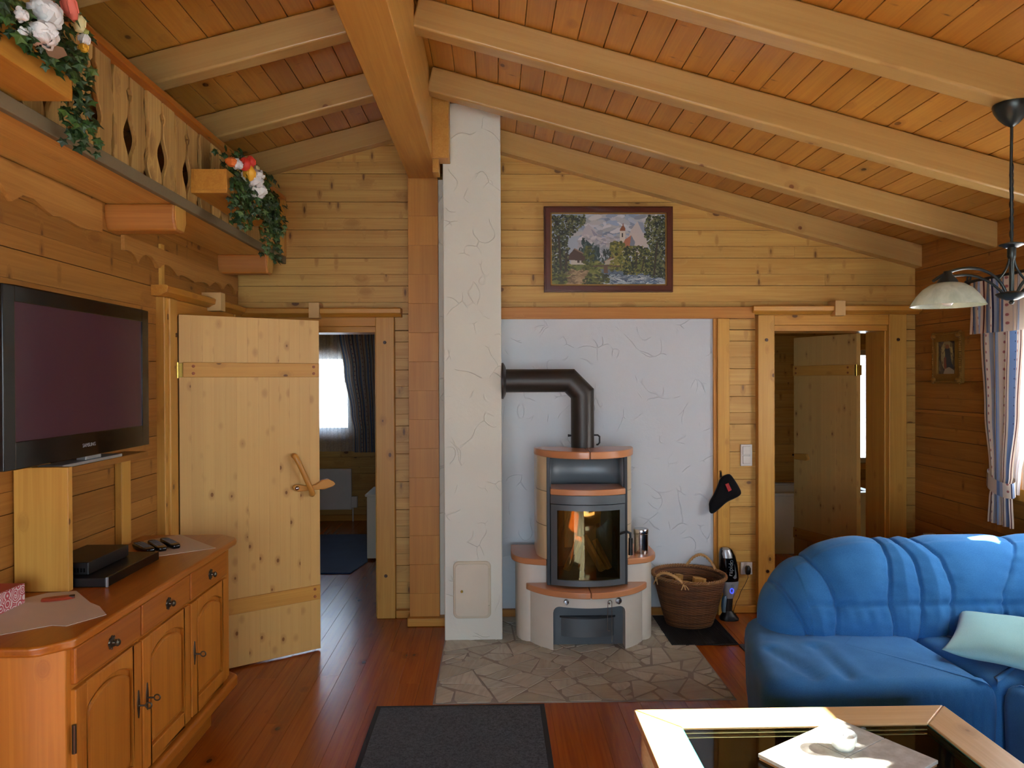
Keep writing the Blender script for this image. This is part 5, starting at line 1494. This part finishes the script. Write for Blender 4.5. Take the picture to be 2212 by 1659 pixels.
# mat in the foreground
fm = thing('door_mat', (-.18, 3.1, 0), 'large charcoal mat with rubber edge in front of the stone hearth', 'mat')
mm = MB().box(-.617, .253, 2.45, 3.795, .0005, .006); obj('rubber_edge', mm, MAT_E, fm, bevel=.002)
obj('pile', MB().box(-.592, .228, 2.475, 3.77, .006, .0095), MAT_D, fm, bevel=.003)

# ------------------------------------------------------------------ hanging lamp
LX, LY = 2.045, 2.845
zr_ = zc(LX) - .16
lamp = thing('hanging_lamp', (LX, LY, zr_), 'dark iron hanging lamp with a white alabaster glass shade over the coffee table', 'lamp')
obj('ceiling_rose', MB().lathe([(0.066, .004), (.067, -.004), (.062, -.022), (.046, -.05), (.024, -.074), (.008, -.085), (0, -.086)], (LX, LY, zr_ + .01), 32), IRON, lamp)
obj('cord_tube', MB().tube([(LX, LY, zr_ - .07), (LX - .003, LY, 2.50), (LX, LY, 2.23)], .0055, 8), IRON, lamp)
ch = MB()
z = 2.525; k = 0
while z > 2.255:
    ax_ = 1 if k % 2 else 0
    ch.tube([(LX + (.0075 * math.cos(a) if ax_ else .0015), LY + (0.0015 if ax_ else .0075 * math.cos(a)), z + .019 * math.sin(a)) for a in [2 * PI * q / 14 for q in range(14)]], .0018, 5, closed=True)
    z -= .029; k += 1
obj('chain', ch, IRON, lamp)
obj('upper_dish', MB().lathe([(0, .0), (.02, -.004), (.043, .006), (.044, .01), (.02, .016), (.006, .02), (0, .02)], (LX, LY, 2.213), 28), IRON, lamp)
obj('stem', MB().lathe([(0, .21), (.013, .205), (.0155, .19), (.0155, .165), (.012, .155), (.009, .15), (.0085, .0), (0, 0)], (LX, LY, 2.01), 18), IRON, lamp)
obj('lower_dish', MB().lathe([(0, -.03), (.007, -.028), (.010, -.020), (.006, -.014), (.02, -.012), (.045, 0), (.056, .012), (.05, .016), (.02, .022), (0, .024)], (LX, LY, 2.015), 32), IRON, lamp)
def bez(P, n=26):
    out = []
    for k in range(n + 1):
        t_ = k / n; Q = [Vector(p) for p in P]
        while len(Q) > 1: Q = [Q[i] * (1 - t_) + Q[i + 1] * t_ for i in range(len(Q) - 1)]
        out.append(Q[0])
    return out
for s in (-1, 1):
    def q(dx, z): return (LX + s * dx, LY, z)
    obj('arm', MB().tube(bez([q(.022, 2.03), q(.05, 2.11), q(.13, 2.15), q(.22, 2.145), q(.315, 2.078)]), .006, 8), IRON, lamp)
    obj('arm', MB().tube(bez([q(.035, 2.03), q(.09, 2.085), q(.15, 2.115), q(.20, 2.10), q(.245, 2.098)]), .0052, 8), IRON, lamp)
    obj('support_strip', MB().tube(bez([q(.010, 2.165), q(.016, 2.13), q(.03, 2.11), q(.052, 2.085)]), .0045, 8), IRON, lamp)
    sx_ = LX + s * .257
    obj('lamp_cap', MB().lathe([(0, .05), (.014, .05), (.018, .036), (.036, .012), (.038, 0), (0, 0)], (sx_, LY, 2.066), 24), IRON, lamp)
    sh = obj('lamp_shade', MB().lathe([(.034, .092), (.06, .085), (.088, .066), (.110, .040), (.126, .014), (.1335, .0), (.129, .0), (.122, .014), (.106, .038), (.085, .062), (.058, .080), (.034, .087)], (sx_, LY, 1.98), 48), MILK, lamp)
    obj('bulb', MB().lathe([(0, -.052), (.014, -.048), (.024, -.034), (.026, -.02), (.02, 0), (.013, .02), (.013, .04)], (sx_, LY, 2.03), 20), WHITEP, lamp)

# ------------------------------------------------------------------ curtain, valance, rod
rod = thing('curtain_rod', (2.93, 3.6, 2.285), 'black iron curtain rod with curled end above the blue striped curtain', 'curtain rod')
obj('rod', MB().tube([(2.94, 4.46, 2.285), (2.94, 2.75, 2.285)], .011, 12), IRON if False else STEELD, rod)
sp2 = MB().tube([(2.94, 4.46 + .0 + .024 * math.sin(a) * (1 - a / 9), 2.285 + .024 - .024 * math.cos(a) * (1 - a / 12) - .0) for a in [k * .35 for k in range(18)]], .0055, 8)
sp2.lathe([(0, -.016), (.012, -.01), (.016, 0), (.012, .01), (0, .016)], (2.94, 4.485, 2.285), 12)
sp2.tube([(2.94, 4.46, 2.285), (2.94, 4.475, 2.26), (2.94, 4.468, 2.235), (2.94, 4.452, 2.24)], .005, 8)
obj('curled_finial', sp2, STEELD, rod)
obj('rod_bracket', MB().tube([(3.06, 4.43, 2.26), (2.97, 4.43, 2.265), (2.94, 4.43, 2.285)], .007, 8), STEELD, rod)
def curtain(name, keys, X, nf, amp, mat, label, cat, width, ztop_u=None, thick=None, group=None, tie=None):
    """keys = [(z, yL, yR)] from top to bottom"""
    zs = [k[0] for k in keys]
    def lim(z):
        for a, b in zip(keys, keys[1:]):
            if a[0] >= z >= b[0]:
                t_ = (a[0] - z) / (a[0] - b[0]); t_ = t_ * t_ * (3 - 2 * t_)
                return a[1] + (b[1] - a[1]) * t_, a[2] + (b[2] - a[2]) * t_
        return keys[-1][1:]
    def fn(u, v):
        z = zs[0] + (zs[-1] - zs[0]) * v; l, r = lim(z)
        squeeze = (l - r) / (keys[0][1] - keys[0][2])
        y = l + (r - l) * (u + .012 * math.sin(u * nf * 4 * PI))
        x = X + amp * (1.15 - .5 * abs(squeeze)) * math.sin(u * nf * 2 * PI + .4 * math.sin(v * 3)) + .3 * amp * math.sin(u * nf * 5.1 + 2 + v * 2)
        return Vector((x, y, z))
    mb = MB().grid(fn, 150, 60, uv=lambda u, v: (u * width, zs[0] + (zs[-1] - zs[0]) * v))
    o = obj(name, mb, mat, tie, ang=180)
    if tie is None: tag(o, label, cat, group)
    return o
cu_ = thing('striped_curtain', (2.94, 4.25, .83), 'long blue and cream striped curtain with red flowers, tied back at the right window', 'curtain')
curtain('curtain_drop', [(2.26, 4.41, 4.02), (1.95, 4.40, 4.03), (1.5, 4.365, 4.06), (1.12, 4.315, 4.11), (1.06, 4.30, 4.125), (.98, 4.315, 4.11), (.83, 4.325, 4.10)], 2.965, 4, .016, CURT, None, None, .62, tie=cu_)
tbm = MB()
def tief(u, v):
    a = 2 * PI * u; z = 1.12 - .085 * v + .035 * math.sin(a + .6)
    return Vector((2.965 + .036 * math.cos(a), 4.213 + (.108 + .006 * v) * math.sin(a), z))
tbm.grid(tief, 48, 6, uv=lambda u, v: (u * .5, v * .1))
obj('tie_band', tbm, CURT, cu_, ang=180)
curtain('valance', [(2.275, 4.43, 3.2), (1.96, 4.43, 3.2)], 2.925, 11, .014, CURT, 'short striped valance hanging from the rod across the top of the right window', 'valance', 2.0)
curtain('sheer_curtain', [(2.2, 4.34, 3.75), (1.9, 4.33, 3.88), (1.5, 4.31, 4.0), (1.12, 4.28, 4.10), (1.02, 4.28, 4.11)], 3.0, 8, .009, SHEERD, 'white sheer curtain gathered behind the striped curtain at the right window', 'curtain', 1)
curtain('net_curtain', [(2.2, 4.14, 2.85), (1.05, 4.14, 2.85)], 3.035, 16, .006, SHEERD, 'white net curtain hanging flat against the right window pane', 'curtain', 1)
for v in bpy.data.objects['net_curtain'].data.vertices:   # hem shaped with one lifted gap, letting a sun spot onto the sofa
    q = 1 - ((v.co.y - 3.75) / .055) ** 2
    if q > 0: v.co.z = max(v.co.z, 1.05 + .115 * q)

# ------------------------------------------------------------------ pictures
def canvas(name, fn_pts, img, par):
    """img: (h, w, 3) linear colours, row 0 at the top; fn_pts(u, v) -> point, v=0 at the top"""
    h, w, _ = img.shape
    vs = [fn_pts(i / w, j / h) for j in range(h + 1) for i in range(w + 1)]
    fs = [(j * (w + 1) + i, j * (w + 1) + i + 1, (j + 1) * (w + 1) + i + 1, (j + 1) * (w + 1) + i) for j in range(h) for i in range(w)]
    me = bpy.data.meshes.new(name); me.from_pydata([tuple(v) for v in vs], [], fs)
    at_ = me.color_attributes.new('paint', 'FLOAT_COLOR', 'CORNER')
    buf = np.ones((h * w, 4, 4), dtype=np.float32); buf[:, :, :3] = img.reshape(h * w, 1, 3); at_.data.foreach_set('color', buf.ravel())
    me.materials.append(PAINTM)
    o = bpy.data.objects.new(name, me); COL.objects.link(o); o.parent = par; o.matrix_parent_inverse = Matrix.Translation(par.location).inverted(); return o
def L3(c): return np.array(sc(c)[:3])
class Art:
    def __init__(s, w, h, seed):
        s.w, s.h = w, h; s.a = np.zeros((h, w, 3)); s.yy, s.xx = np.mgrid[0:h, 0:w]; s.X = (s.xx + .5) / w; s.Y = (s.yy + .5) / h; s.r = np.random.RandomState(seed)
    def fill(s, m, c): s.a[m] = L3(c)
    def poly(s, P, c):
        m = np.zeros((s.h, s.w), bool); n = len(P)
        j = n - 1
        for i in range(n):
            xi, yi = P[i]; xj, yj = P[j]
            cond = ((yi > s.Y) != (yj > s.Y)) & (s.X < (xj - xi) * (s.Y - yi) / ((yj - yi) if yj != yi else 1e-9) + xi)
            m ^= cond; j = i
        s.a[m] = L3(c)
    def dab(s, n, x0, x1, y0, y1, cols, rx, ry, shape=None):
        for _ in range(n):
            cx, cy = s.r.uniform(x0, x1), s.r.uniform(y0, y1)
            if shape and not shape(cx, cy): continue
            c = L3(cols[s.r.randint(len(cols))]) * s.r.uniform(.6, 1.15); k = s.r.uniform(.5, 1.2); th = s.r.uniform(-.6, .6)
            dx, dy = s.X - cx, (s.Y - cy) * .62
            a, b = dx * math.cos(th) + dy * math.sin(th), -dx * math.sin(th) + dy * math.cos(th)
            s.a[(a / (rx * k)) ** 2 + (b / (ry * k)) ** 2 < 1] = c
A = Art(250, 156, 2)
for i in range(A.h):
    t_ = i / A.h; A.a[i] = L3((150, 164, 184)) * (1 - t_) + L3((176, 180, 184)) * t_
A.dab(160, .2, .95, 0, .35, [(168, 176, 190), (186, 190, 196), (142, 158, 182), (196, 196, 198)], .06, .02)
A.poly([(.2, .6), (.28, .22), (.32, .14), (.37, .22), (.45, .36), (.52, .48), (.5, .62)], (176, 172, 178)); A.poly([(.34, .2), (.38, .26), (.49, .40), (.47, .46), (.40, .40)], (140, 142, 158))
A.poly([(.62, .55), (.70, .22), (.755, .10), (.80, .24), (.85, .4), (.85, .6)], (192, 182, 178)); A.poly([(.755, .10), (.80, .12), (.85, .28), (.80, .26)], (138, 148, 166))
A.dab(140, .24, .6, .3, .62, [(188, 186, 192), (170, 172, 182), (200, 196, 198)], .03, .012)
A.dab(120, .3, .62, .45, .7, [(150, 158, 164), (132, 144, 150)], .02, .012)
A.dab(150, .24, .42, .36, .72, [(52, 72, 72), (40, 60, 56), (66, 86, 82)], .008, .03, lambda x, y: y > .30 + (x - .24) * 1.1)
A.dab(90, .44, .6, .52, .68, [(60, 74, 66), (48, 62, 58)], .006, .025)
A.fill(A.Y > .72, (104, 112, 62))
A.dab(420, 0, 1, .68, 1, [(120, 124, 62), (92, 100, 50), (76, 84, 46), (136, 132, 78)], .03, .012)
A.poly([(.42, .78), (.60, .80), (1, .93), (1, 1), (.45, 1), (.50, .90)], (92, 106, 120))
A.dab(160, .45, 1, .84, 1, [(150, 166, 178), (90, 112, 136), (182, 192, 198), (72, 92, 116)], .05, .006)
A.poly([(.12, 1), (.24, .80), (.33, .80), (.26, 1)], (150, 128, 96)); A.dab(80, .14, .3, .8, 1, [(170, 146, 110), (126, 104, 76)], .03, .008)
A.poly([(.17, .72), (.29, .72), (.29, .64), (.17, .64)], (190, 184, 172)); A.poly([(.135, .655), (.30, .66), (.30, .58), (.20, .49), (.14, .60)], (78, 58, 48)); A.poly([(.19, .495), (.20, .485), (.305, .57), (.30, .59)], (136, 112, 92))
for x in (.225, .262): A.poly([(x, .655), (x + .02, .655), (x + .02, .69), (x, .69)], (70, 56, 48))
A.poly([(.60, .24), (.648, .24), (.648, .42), (.60, .42)], (206, 198, 184)); A.poly([(.616, .27), (.63, .27), (.63, .33), (.616, .33)], (62, 56, 56))
A.poly([(.60, .235), (.65, .235), (.648, .20), (.635, .165), (.628, .11), (.624, .165), (.604, .20)], (130, 78, 44))
A.poly([(.61, .48), (.645, .36), (.70, .30), (.725, .40), (.72, .48)], (166, 104, 76)); A.poly([(.70, .30), (.735, .40), (.725, .46), (.685, .47)], (118, 128, 144))
A.poly([(.61, .48), (.72, .47), (.72, .58), (.61, .60)], (196, 186, 168))
A.poly([(.455, .68), (.56, .57), (.56, .62), (.47, .69)], (134, 92, 68)); A.poly([(.47, .66), (.56, .62), (.56, .72), (.47, .72)], (176, 164, 146))
A.dab(240, .52, .66, .40, .80, [(128, 126, 56), (104, 108, 50), (150, 142, 72), (74, 82, 42)], .014, .012, lambda x, y: abs(x - .58) < .055 + (y - .4) * .1)
A.dab(700, .64, .95, .46, .86, [(96, 104, 52), (128, 126, 60), (58, 66, 40), (40, 50, 34)], .011, .010)
A.dab(950, .82, 1, .02, .9, [(96, 104, 66), (66, 78, 50), (122, 124, 82), (46, 56, 40), (34, 42, 34)], .010, .010, lambda x, y: x > .86 - .05 * math.sin(y * 7))
A.dab(1500, 0, .30, .02, .84, [(60, 72, 48), (72, 82, 52), (96, 100, 62), (38, 46, 36), (30, 38, 30), (120, 120, 80)], .010, .010, lambda x, y: x < .22 + .08 * math.sin(y * 9 + 1) if y < .5 else x < .15)
A.dab(90, .28, .37, .46, .80, [(84, 92, 46), (62, 72, 40), (104, 108, 54)], .012, .012)
for (x0, y0, x1, y1, w) in ((.13, .55, .12, .82, .010), (.06, .3, .08, .8, .010), (.93, .4, .90, .88, .008), (.75, .55, .74, .78, .005), (.82, .6, .79, .82, .006)):
    A.poly([(x0 - w, y0), (x0 + w, y0), (x1 + w, y1), (x1 - w, y1)], (58, 48, 36))
xs_ = A.X; bridge = (np.abs(A.Y - (.735 + .55 * (xs_ - .475) ** 2)) < .009) & (xs_ > .36) & (xs_ < .6); A.fill(bridge, (92, 74, 60))
A.poly([(.455, .74), (.49, .74), (.495, .84), (.455, .84)], (104, 80, 62))
A.dab(180, 0, .5, .86, 1, [(70, 76, 40), (98, 104, 50), (54, 58, 36)], .02, .01, lambda x, y: not (.13 < x < .28))
pt = thing('landscape_painting', (.82, 5.23, 2.31), 'alpine landscape painting with church and stream in a dark mahogany frame', 'painting')
ox0, ox1, oz0, oz1 = .358, 1.281, 2.316, 2.927; fw = .046
for nm, P, a_, b_ in (('x', [(oz0, 0)], 0, 0),): pass
pf = MB()
for (P, y0, y1) in (((ox0, ox1, oz0, oz1), 5.205, 5.25), ((ox0 + .01, ox1 - .01, oz0 + .01, oz1 - .01), 5.197, 5.21), ((ox0 + .026, ox1 - .026, oz0 + .026, oz1 - .026), 5.201, 5.215)):
    x0, x1, z0, z1 = P; i = fw - (x0 - ox0)
    pf.prism([(x0, z0), (x1, z0), (x1 - i, z0 + i), (x0 + i, z0 + i)], 1, y0, y1).prism([(x0, z1), (x0 + i, z1 - i), (x1 - i, z1 - i), (x1, z1)], 1, y0, y1)
    pf.prism([(x0, z0), (x0 + i, z0 + i), (x0 + i, z1 - i), (x0, z1)], 1, y0, y1).prism([(x1, z0), (x1, z1), (x1 - i, z1 - i), (x1 - i, z0 + i)], 1, y0, y1)
obj('picture_frame', pf, MAHOG, pt, bevel=.004, seg=2)
gf = MB(); a_, b_, c_, d_ = ox0 + fw, ox1 - fw, oz0 + fw, oz1 - fw; i = .009
gf.box(a_, b_, 5.207, 5.22, c_, c_ + i).box(a_, b_, 5.207, 5.22, d_ - i, d_).box(a_, a_ + i, 5.207, 5.22, c_, d_).box(b_ - i, b_, 5.207, 5.22, c_, d_)
obj('gilt_slip', gf, GILT, pt)
canvas('painted_canvas', lambda u, v: (a_ + i + (b_ - a_ - 2 * i) * u, 5.214, d_ - i - (d_ - c_ - 2 * i) * v), A.a, pt)
B = Art(46, 84, 5); B.a[:] = L3((64, 56, 52))
B.dab(200, 0, 1, 0, 1, [(84, 76, 70), (58, 52, 52), (98, 84, 66)], .12, .05)
B.fill(((B.X - .48) / .36) ** 2 + ((B.Y - .42) / .46) ** 2 < 1, (150, 140, 100)); B.dab(60, .2, .8, .1, .7, [(168, 156, 108), (132, 118, 84)], .08, .04, lambda x, y: ((x - .48) / .36) ** 2 + ((y - .42) / .46) ** 2 < 1)
B.poly([(.38, .22), (.62, .22), (.68, .40), (.72, .60), (.86, .82), (.42, .82), (.36, .5)], (52, 62, 74)); B.fill(((B.X - .5) / .11) ** 2 + ((B.Y - .16) / .07) ** 2 < 1, (128, 84, 60))
B.poly([(.3, .5), (.42, .46), (.46, .8), (.32, .86)], (118, 66, 52)); B.poly([(.28, .98), (.36, .84), (.6, .78), (.88, .88), (.9, 1), (.28, 1)], (150, 142, 126))
ip = thing('small_devotional_picture', (3.05, 4.84, 1.66), 'small old picture in an ornate gilt frame on the right log wall', 'painting')
gf = MB(); y0, y1, z0, z1, w = 4.69, 4.995, 1.66, 1.997, .058
gf.box(3.03, 3.06, y0, y1, z0, z0 + w).box(3.03, 3.06, y0, y1, z1 - w, z1).box(3.03, 3.06, y0, y0 + w, z0 + w, z1 - w).box(3.03, 3.06, y1 - w, y1, z0 + w, z1 - w)
n_ = 26
for k in range(n_):
    t_ = k / (n_ - 1)
    for (yy, zz) in ((y0 + (y1 - y0) * t_, z0 + .006), (y0 + (y1 - y0) * t_, z1 - .006), (y0 + .006, z0 + (z1 - z0) * t_), (y1 - .006, z0 + (z1 - z0) * t_)):
        gf.lathe([(0, -.009), (.008, -.005), (.010, 0), (.008, .005), (0, .009)], (3.034, yy, zz), 8)
for (yy, zz) in ((y0 + .02, z0 + .02), (y1 - .02, z0 + .02), (y0 + .02, z1 - .02), (y1 - .02, z1 - .02)):
    gf.lathe([(0, -.022), (.02, -.012), (.024, 0), (.02, .012), (0, .022)], (3.036, yy, zz), 10)
obj('ornate_frame', gf, GILT, ip, bevel=.006)
canvas('painted_panel', lambda u, v: (3.042, y1 - w - (y1 - y0 - 2 * w) * u, z1 - w - (z1 - z0 - 2 * w) * v), B.a, ip)

# ------------------------------------------------------------------ bedroom behind the left doorway
curtain('sheer_curtain', [(2.24, -2.9, -1.66), (.845, -2.9, -1.66)], 0, 14, .02, SHEER, 'white sheer curtain over the bright bedroom window, seen through the left doorway', 'curtain', 1)
o = bpy.data.objects['sheer_curtain.001']
for v in o.data.vertices: v.co = Vector((v.co.y, 8.72 + v.co.x, v.co.z))
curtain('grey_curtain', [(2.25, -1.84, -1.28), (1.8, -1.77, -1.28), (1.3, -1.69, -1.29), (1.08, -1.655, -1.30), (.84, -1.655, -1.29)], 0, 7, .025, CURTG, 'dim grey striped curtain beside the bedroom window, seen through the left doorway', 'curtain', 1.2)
o = bpy.data.objects['grey_curtain']
for v in o.data.vertices: v.co = Vector((v.co.y, 8.64 + v.co.x, v.co.z))
r = thing('bedroom_radiator', (-1.95, 8.78, .15), 'white flat radiator under the bedroom window, seen through the left doorway', 'radiator')
obj('radiator_panel', MB().box(-2.3, -1.712, 8.76, 8.81, .145, .632), WHITEP, r, bevel=.006)
obj('radiator_pipe', MB().tube([(-1.70, 8.795, 0), (-1.70, 8.795, .17)], .008, 8), WHITEP, r)
obj('valve_cover', MB().box(-1.715, -1.645, 8.77, 8.82, .165, .30), WHITEP, r, bevel=.006)
tag(obj('rug', MB().prism([(-2.4, 6.41), (-1.265, 6.41), (-1.185, 6.82), (-1.40, 8.0), (-2.4, 8.0)], 2, 0, .012), RUG_B, bevel=.003), 'dark blue rug on the bedroom floor, seen through the left doorway', 'rug')
r = thing('bedside_cabinet', (-.9, 7.1, 0), 'pale cabinet end standing on the bedroom floor, cut by the doorway edge', 'cabinet')
obj('cabinet_body', MB().box(-1.20, -.5, 6.87, 7.35, .02, .60), flat('pale_lacquer', (214, 206, 186), .5), r, bevel=.006)
obj('cabinet_top', MB().box(-1.215, -.49, 6.86, 7.36, .60, .622), flat('pale_lacquer_top', (214, 206, 186), .5), r, bevel=.005)
# ------------------------------------------------------------------ bathroom behind the right doorway
r = thing('bathtub', (2.6, 7.3, 0), 'white bathtub in the dim bathroom behind the half open door', 'bathtub')
obj('tub_front', MB().box(2.0, 3.7, 6.97, 7.0, 0, .56), WHITEP, r, bevel=.004)
rim_ = MB().box(2.0, 3.7, 6.95, 7.04, .56, .59).box(2.0, 3.7, 7.62, 7.70, .56, .59).box(2.0, 2.08, 7.04, 7.62, .56, .59).box(3.62, 3.7, 7.04, 7.62, .56, .59)
obj('tub_rim', rim_, WHITEP, r, bevel=.01)
obj('tub_basin', MB().box(2.08, 3.62, 7.03, 7.62, .12, .14).box(2.07, 2.09, 7.04, 7.62, .12, .57).box(3.61, 3.63, 7.04, 7.62, .12, .57).box(2.08, 3.62, 7.60, 7.63, .12, .57), WHITEP, r)
obj('sloped_panel', MB().prism([(2.45, .59), (2.75, .59), (2.75, .98), (2.68, .90)], 1, 7.3, 7.34), WHITEP, r, bevel=.003)
struct('wall_bath_screen', MB().box(1.6, 2.80, 7.71, 7.77, 0, 2.5), bpy.data.materials['brown_tiles'])

# ------------------------------------------------------------------ outside and light
tag(obj('snowy_ground', MB().box(-40, 40, -40, 40, -.9, -.6), flat('pale_ground', (188, 190, 186), .9)), 'pale ground outside', 'ground', kind='structure')
W = bpy.data.worlds.new('sky'); S.world = W; W.use_nodes = True
nt = W.node_tree; bg = nt.nodes['Background']; n = N(nt)
tc = n('ShaderNodeTexCoord'); sp3 = n('ShaderNodeSeparateXYZ'); n.link(tc.outputs['Generated'], sp3.inputs[0])
n.link(n.ramp(n.rng(sp3.outputs[2], -.1, .8), [(0, (.80, .90, 1, 1)), (.4, (.66, .82, 1, 1)), (1, (.42, .64, 1, 1))]), bg.inputs['Color'])
bg.inputs['Strength'].default_value = 7.5
def portal(name, loc, rot, sx, sy):
    l = bpy.data.lights.new(name, 'AREA'); l.shape = 'RECTANGLE'; l.size = sx; l.size_y = sy; l.cycles.is_portal = True
    o = bpy.data.objects.new(name, l); COL.objects.link(o); o.location = loc; o.rotation_euler = rot
portal('window_portal', (3.24, (W1[0] + W1[1]) / 2, (W1[2] + W1[3]) / 2), (0, PI / 2, 0), W1[3] - W1[2], W1[1] - W1[0])
portal('window_portal', (3.24, (W2[0] + W2[1]) / 2, (W2[2] + W2[3]) / 2), (0, PI / 2, 0), W2[3] - W2[2], W2[1] - W2[0])
portal('window_portal', (3.24, (W6[0] + W6[1]) / 2, (W6[2] + W6[3]) / 2), (0, PI / 2, 0), W6[3] - W6[2], W6[1] - W6[0])
portal('window_portal', ((W3[0] + W3[1]) / 2, -2.38, (W3[2] + W3[3]) / 2), (PI / 2, 0, 0), W3[1] - W3[0], W3[3] - W3[2])
portal('window_portal', (-2.235, 9.03, 1.53), (-PI / 2, 0, 0), 1.03, .94)
portal('window_portal', (4.1, 8.18, 1.375), (-PI / 2, 0, 0), .8, 1.25)
sl = bpy.data.lights.new('sun', 'SUN'); sl.energy = 70; sl.angle = math.radians(.6); sl.color = (1, .95, .88)
so = bpy.data.objects.new('sun', sl); COL.objects.link(so)
sd_ = Vector((-math.cos(math.radians(28)), 0.0, -math.sin(math.radians(28))))
so.rotation_euler = sd_.to_track_quat('-Z', 'Y').to_euler()

S.view_settings.view_transform = 'Standard'; S.view_settings.look = 'None'; S.view_settings.gamma = 1; S.view_settings.use_curve_mapping = False
S.view_settings.exposure = 0.56
S.cycles.max_bounces = 8; S.cycles.diffuse_bounces = 5; S.cycles.glossy_bounces = 3; S.cycles.transparent_max_bounces = 8; S.cycles.caustics_reflective = False; S.cycles.caustics_refractive = False; S.cycles.adaptive_threshold = .03; S.cycles.sample_clamp_indirect = 8
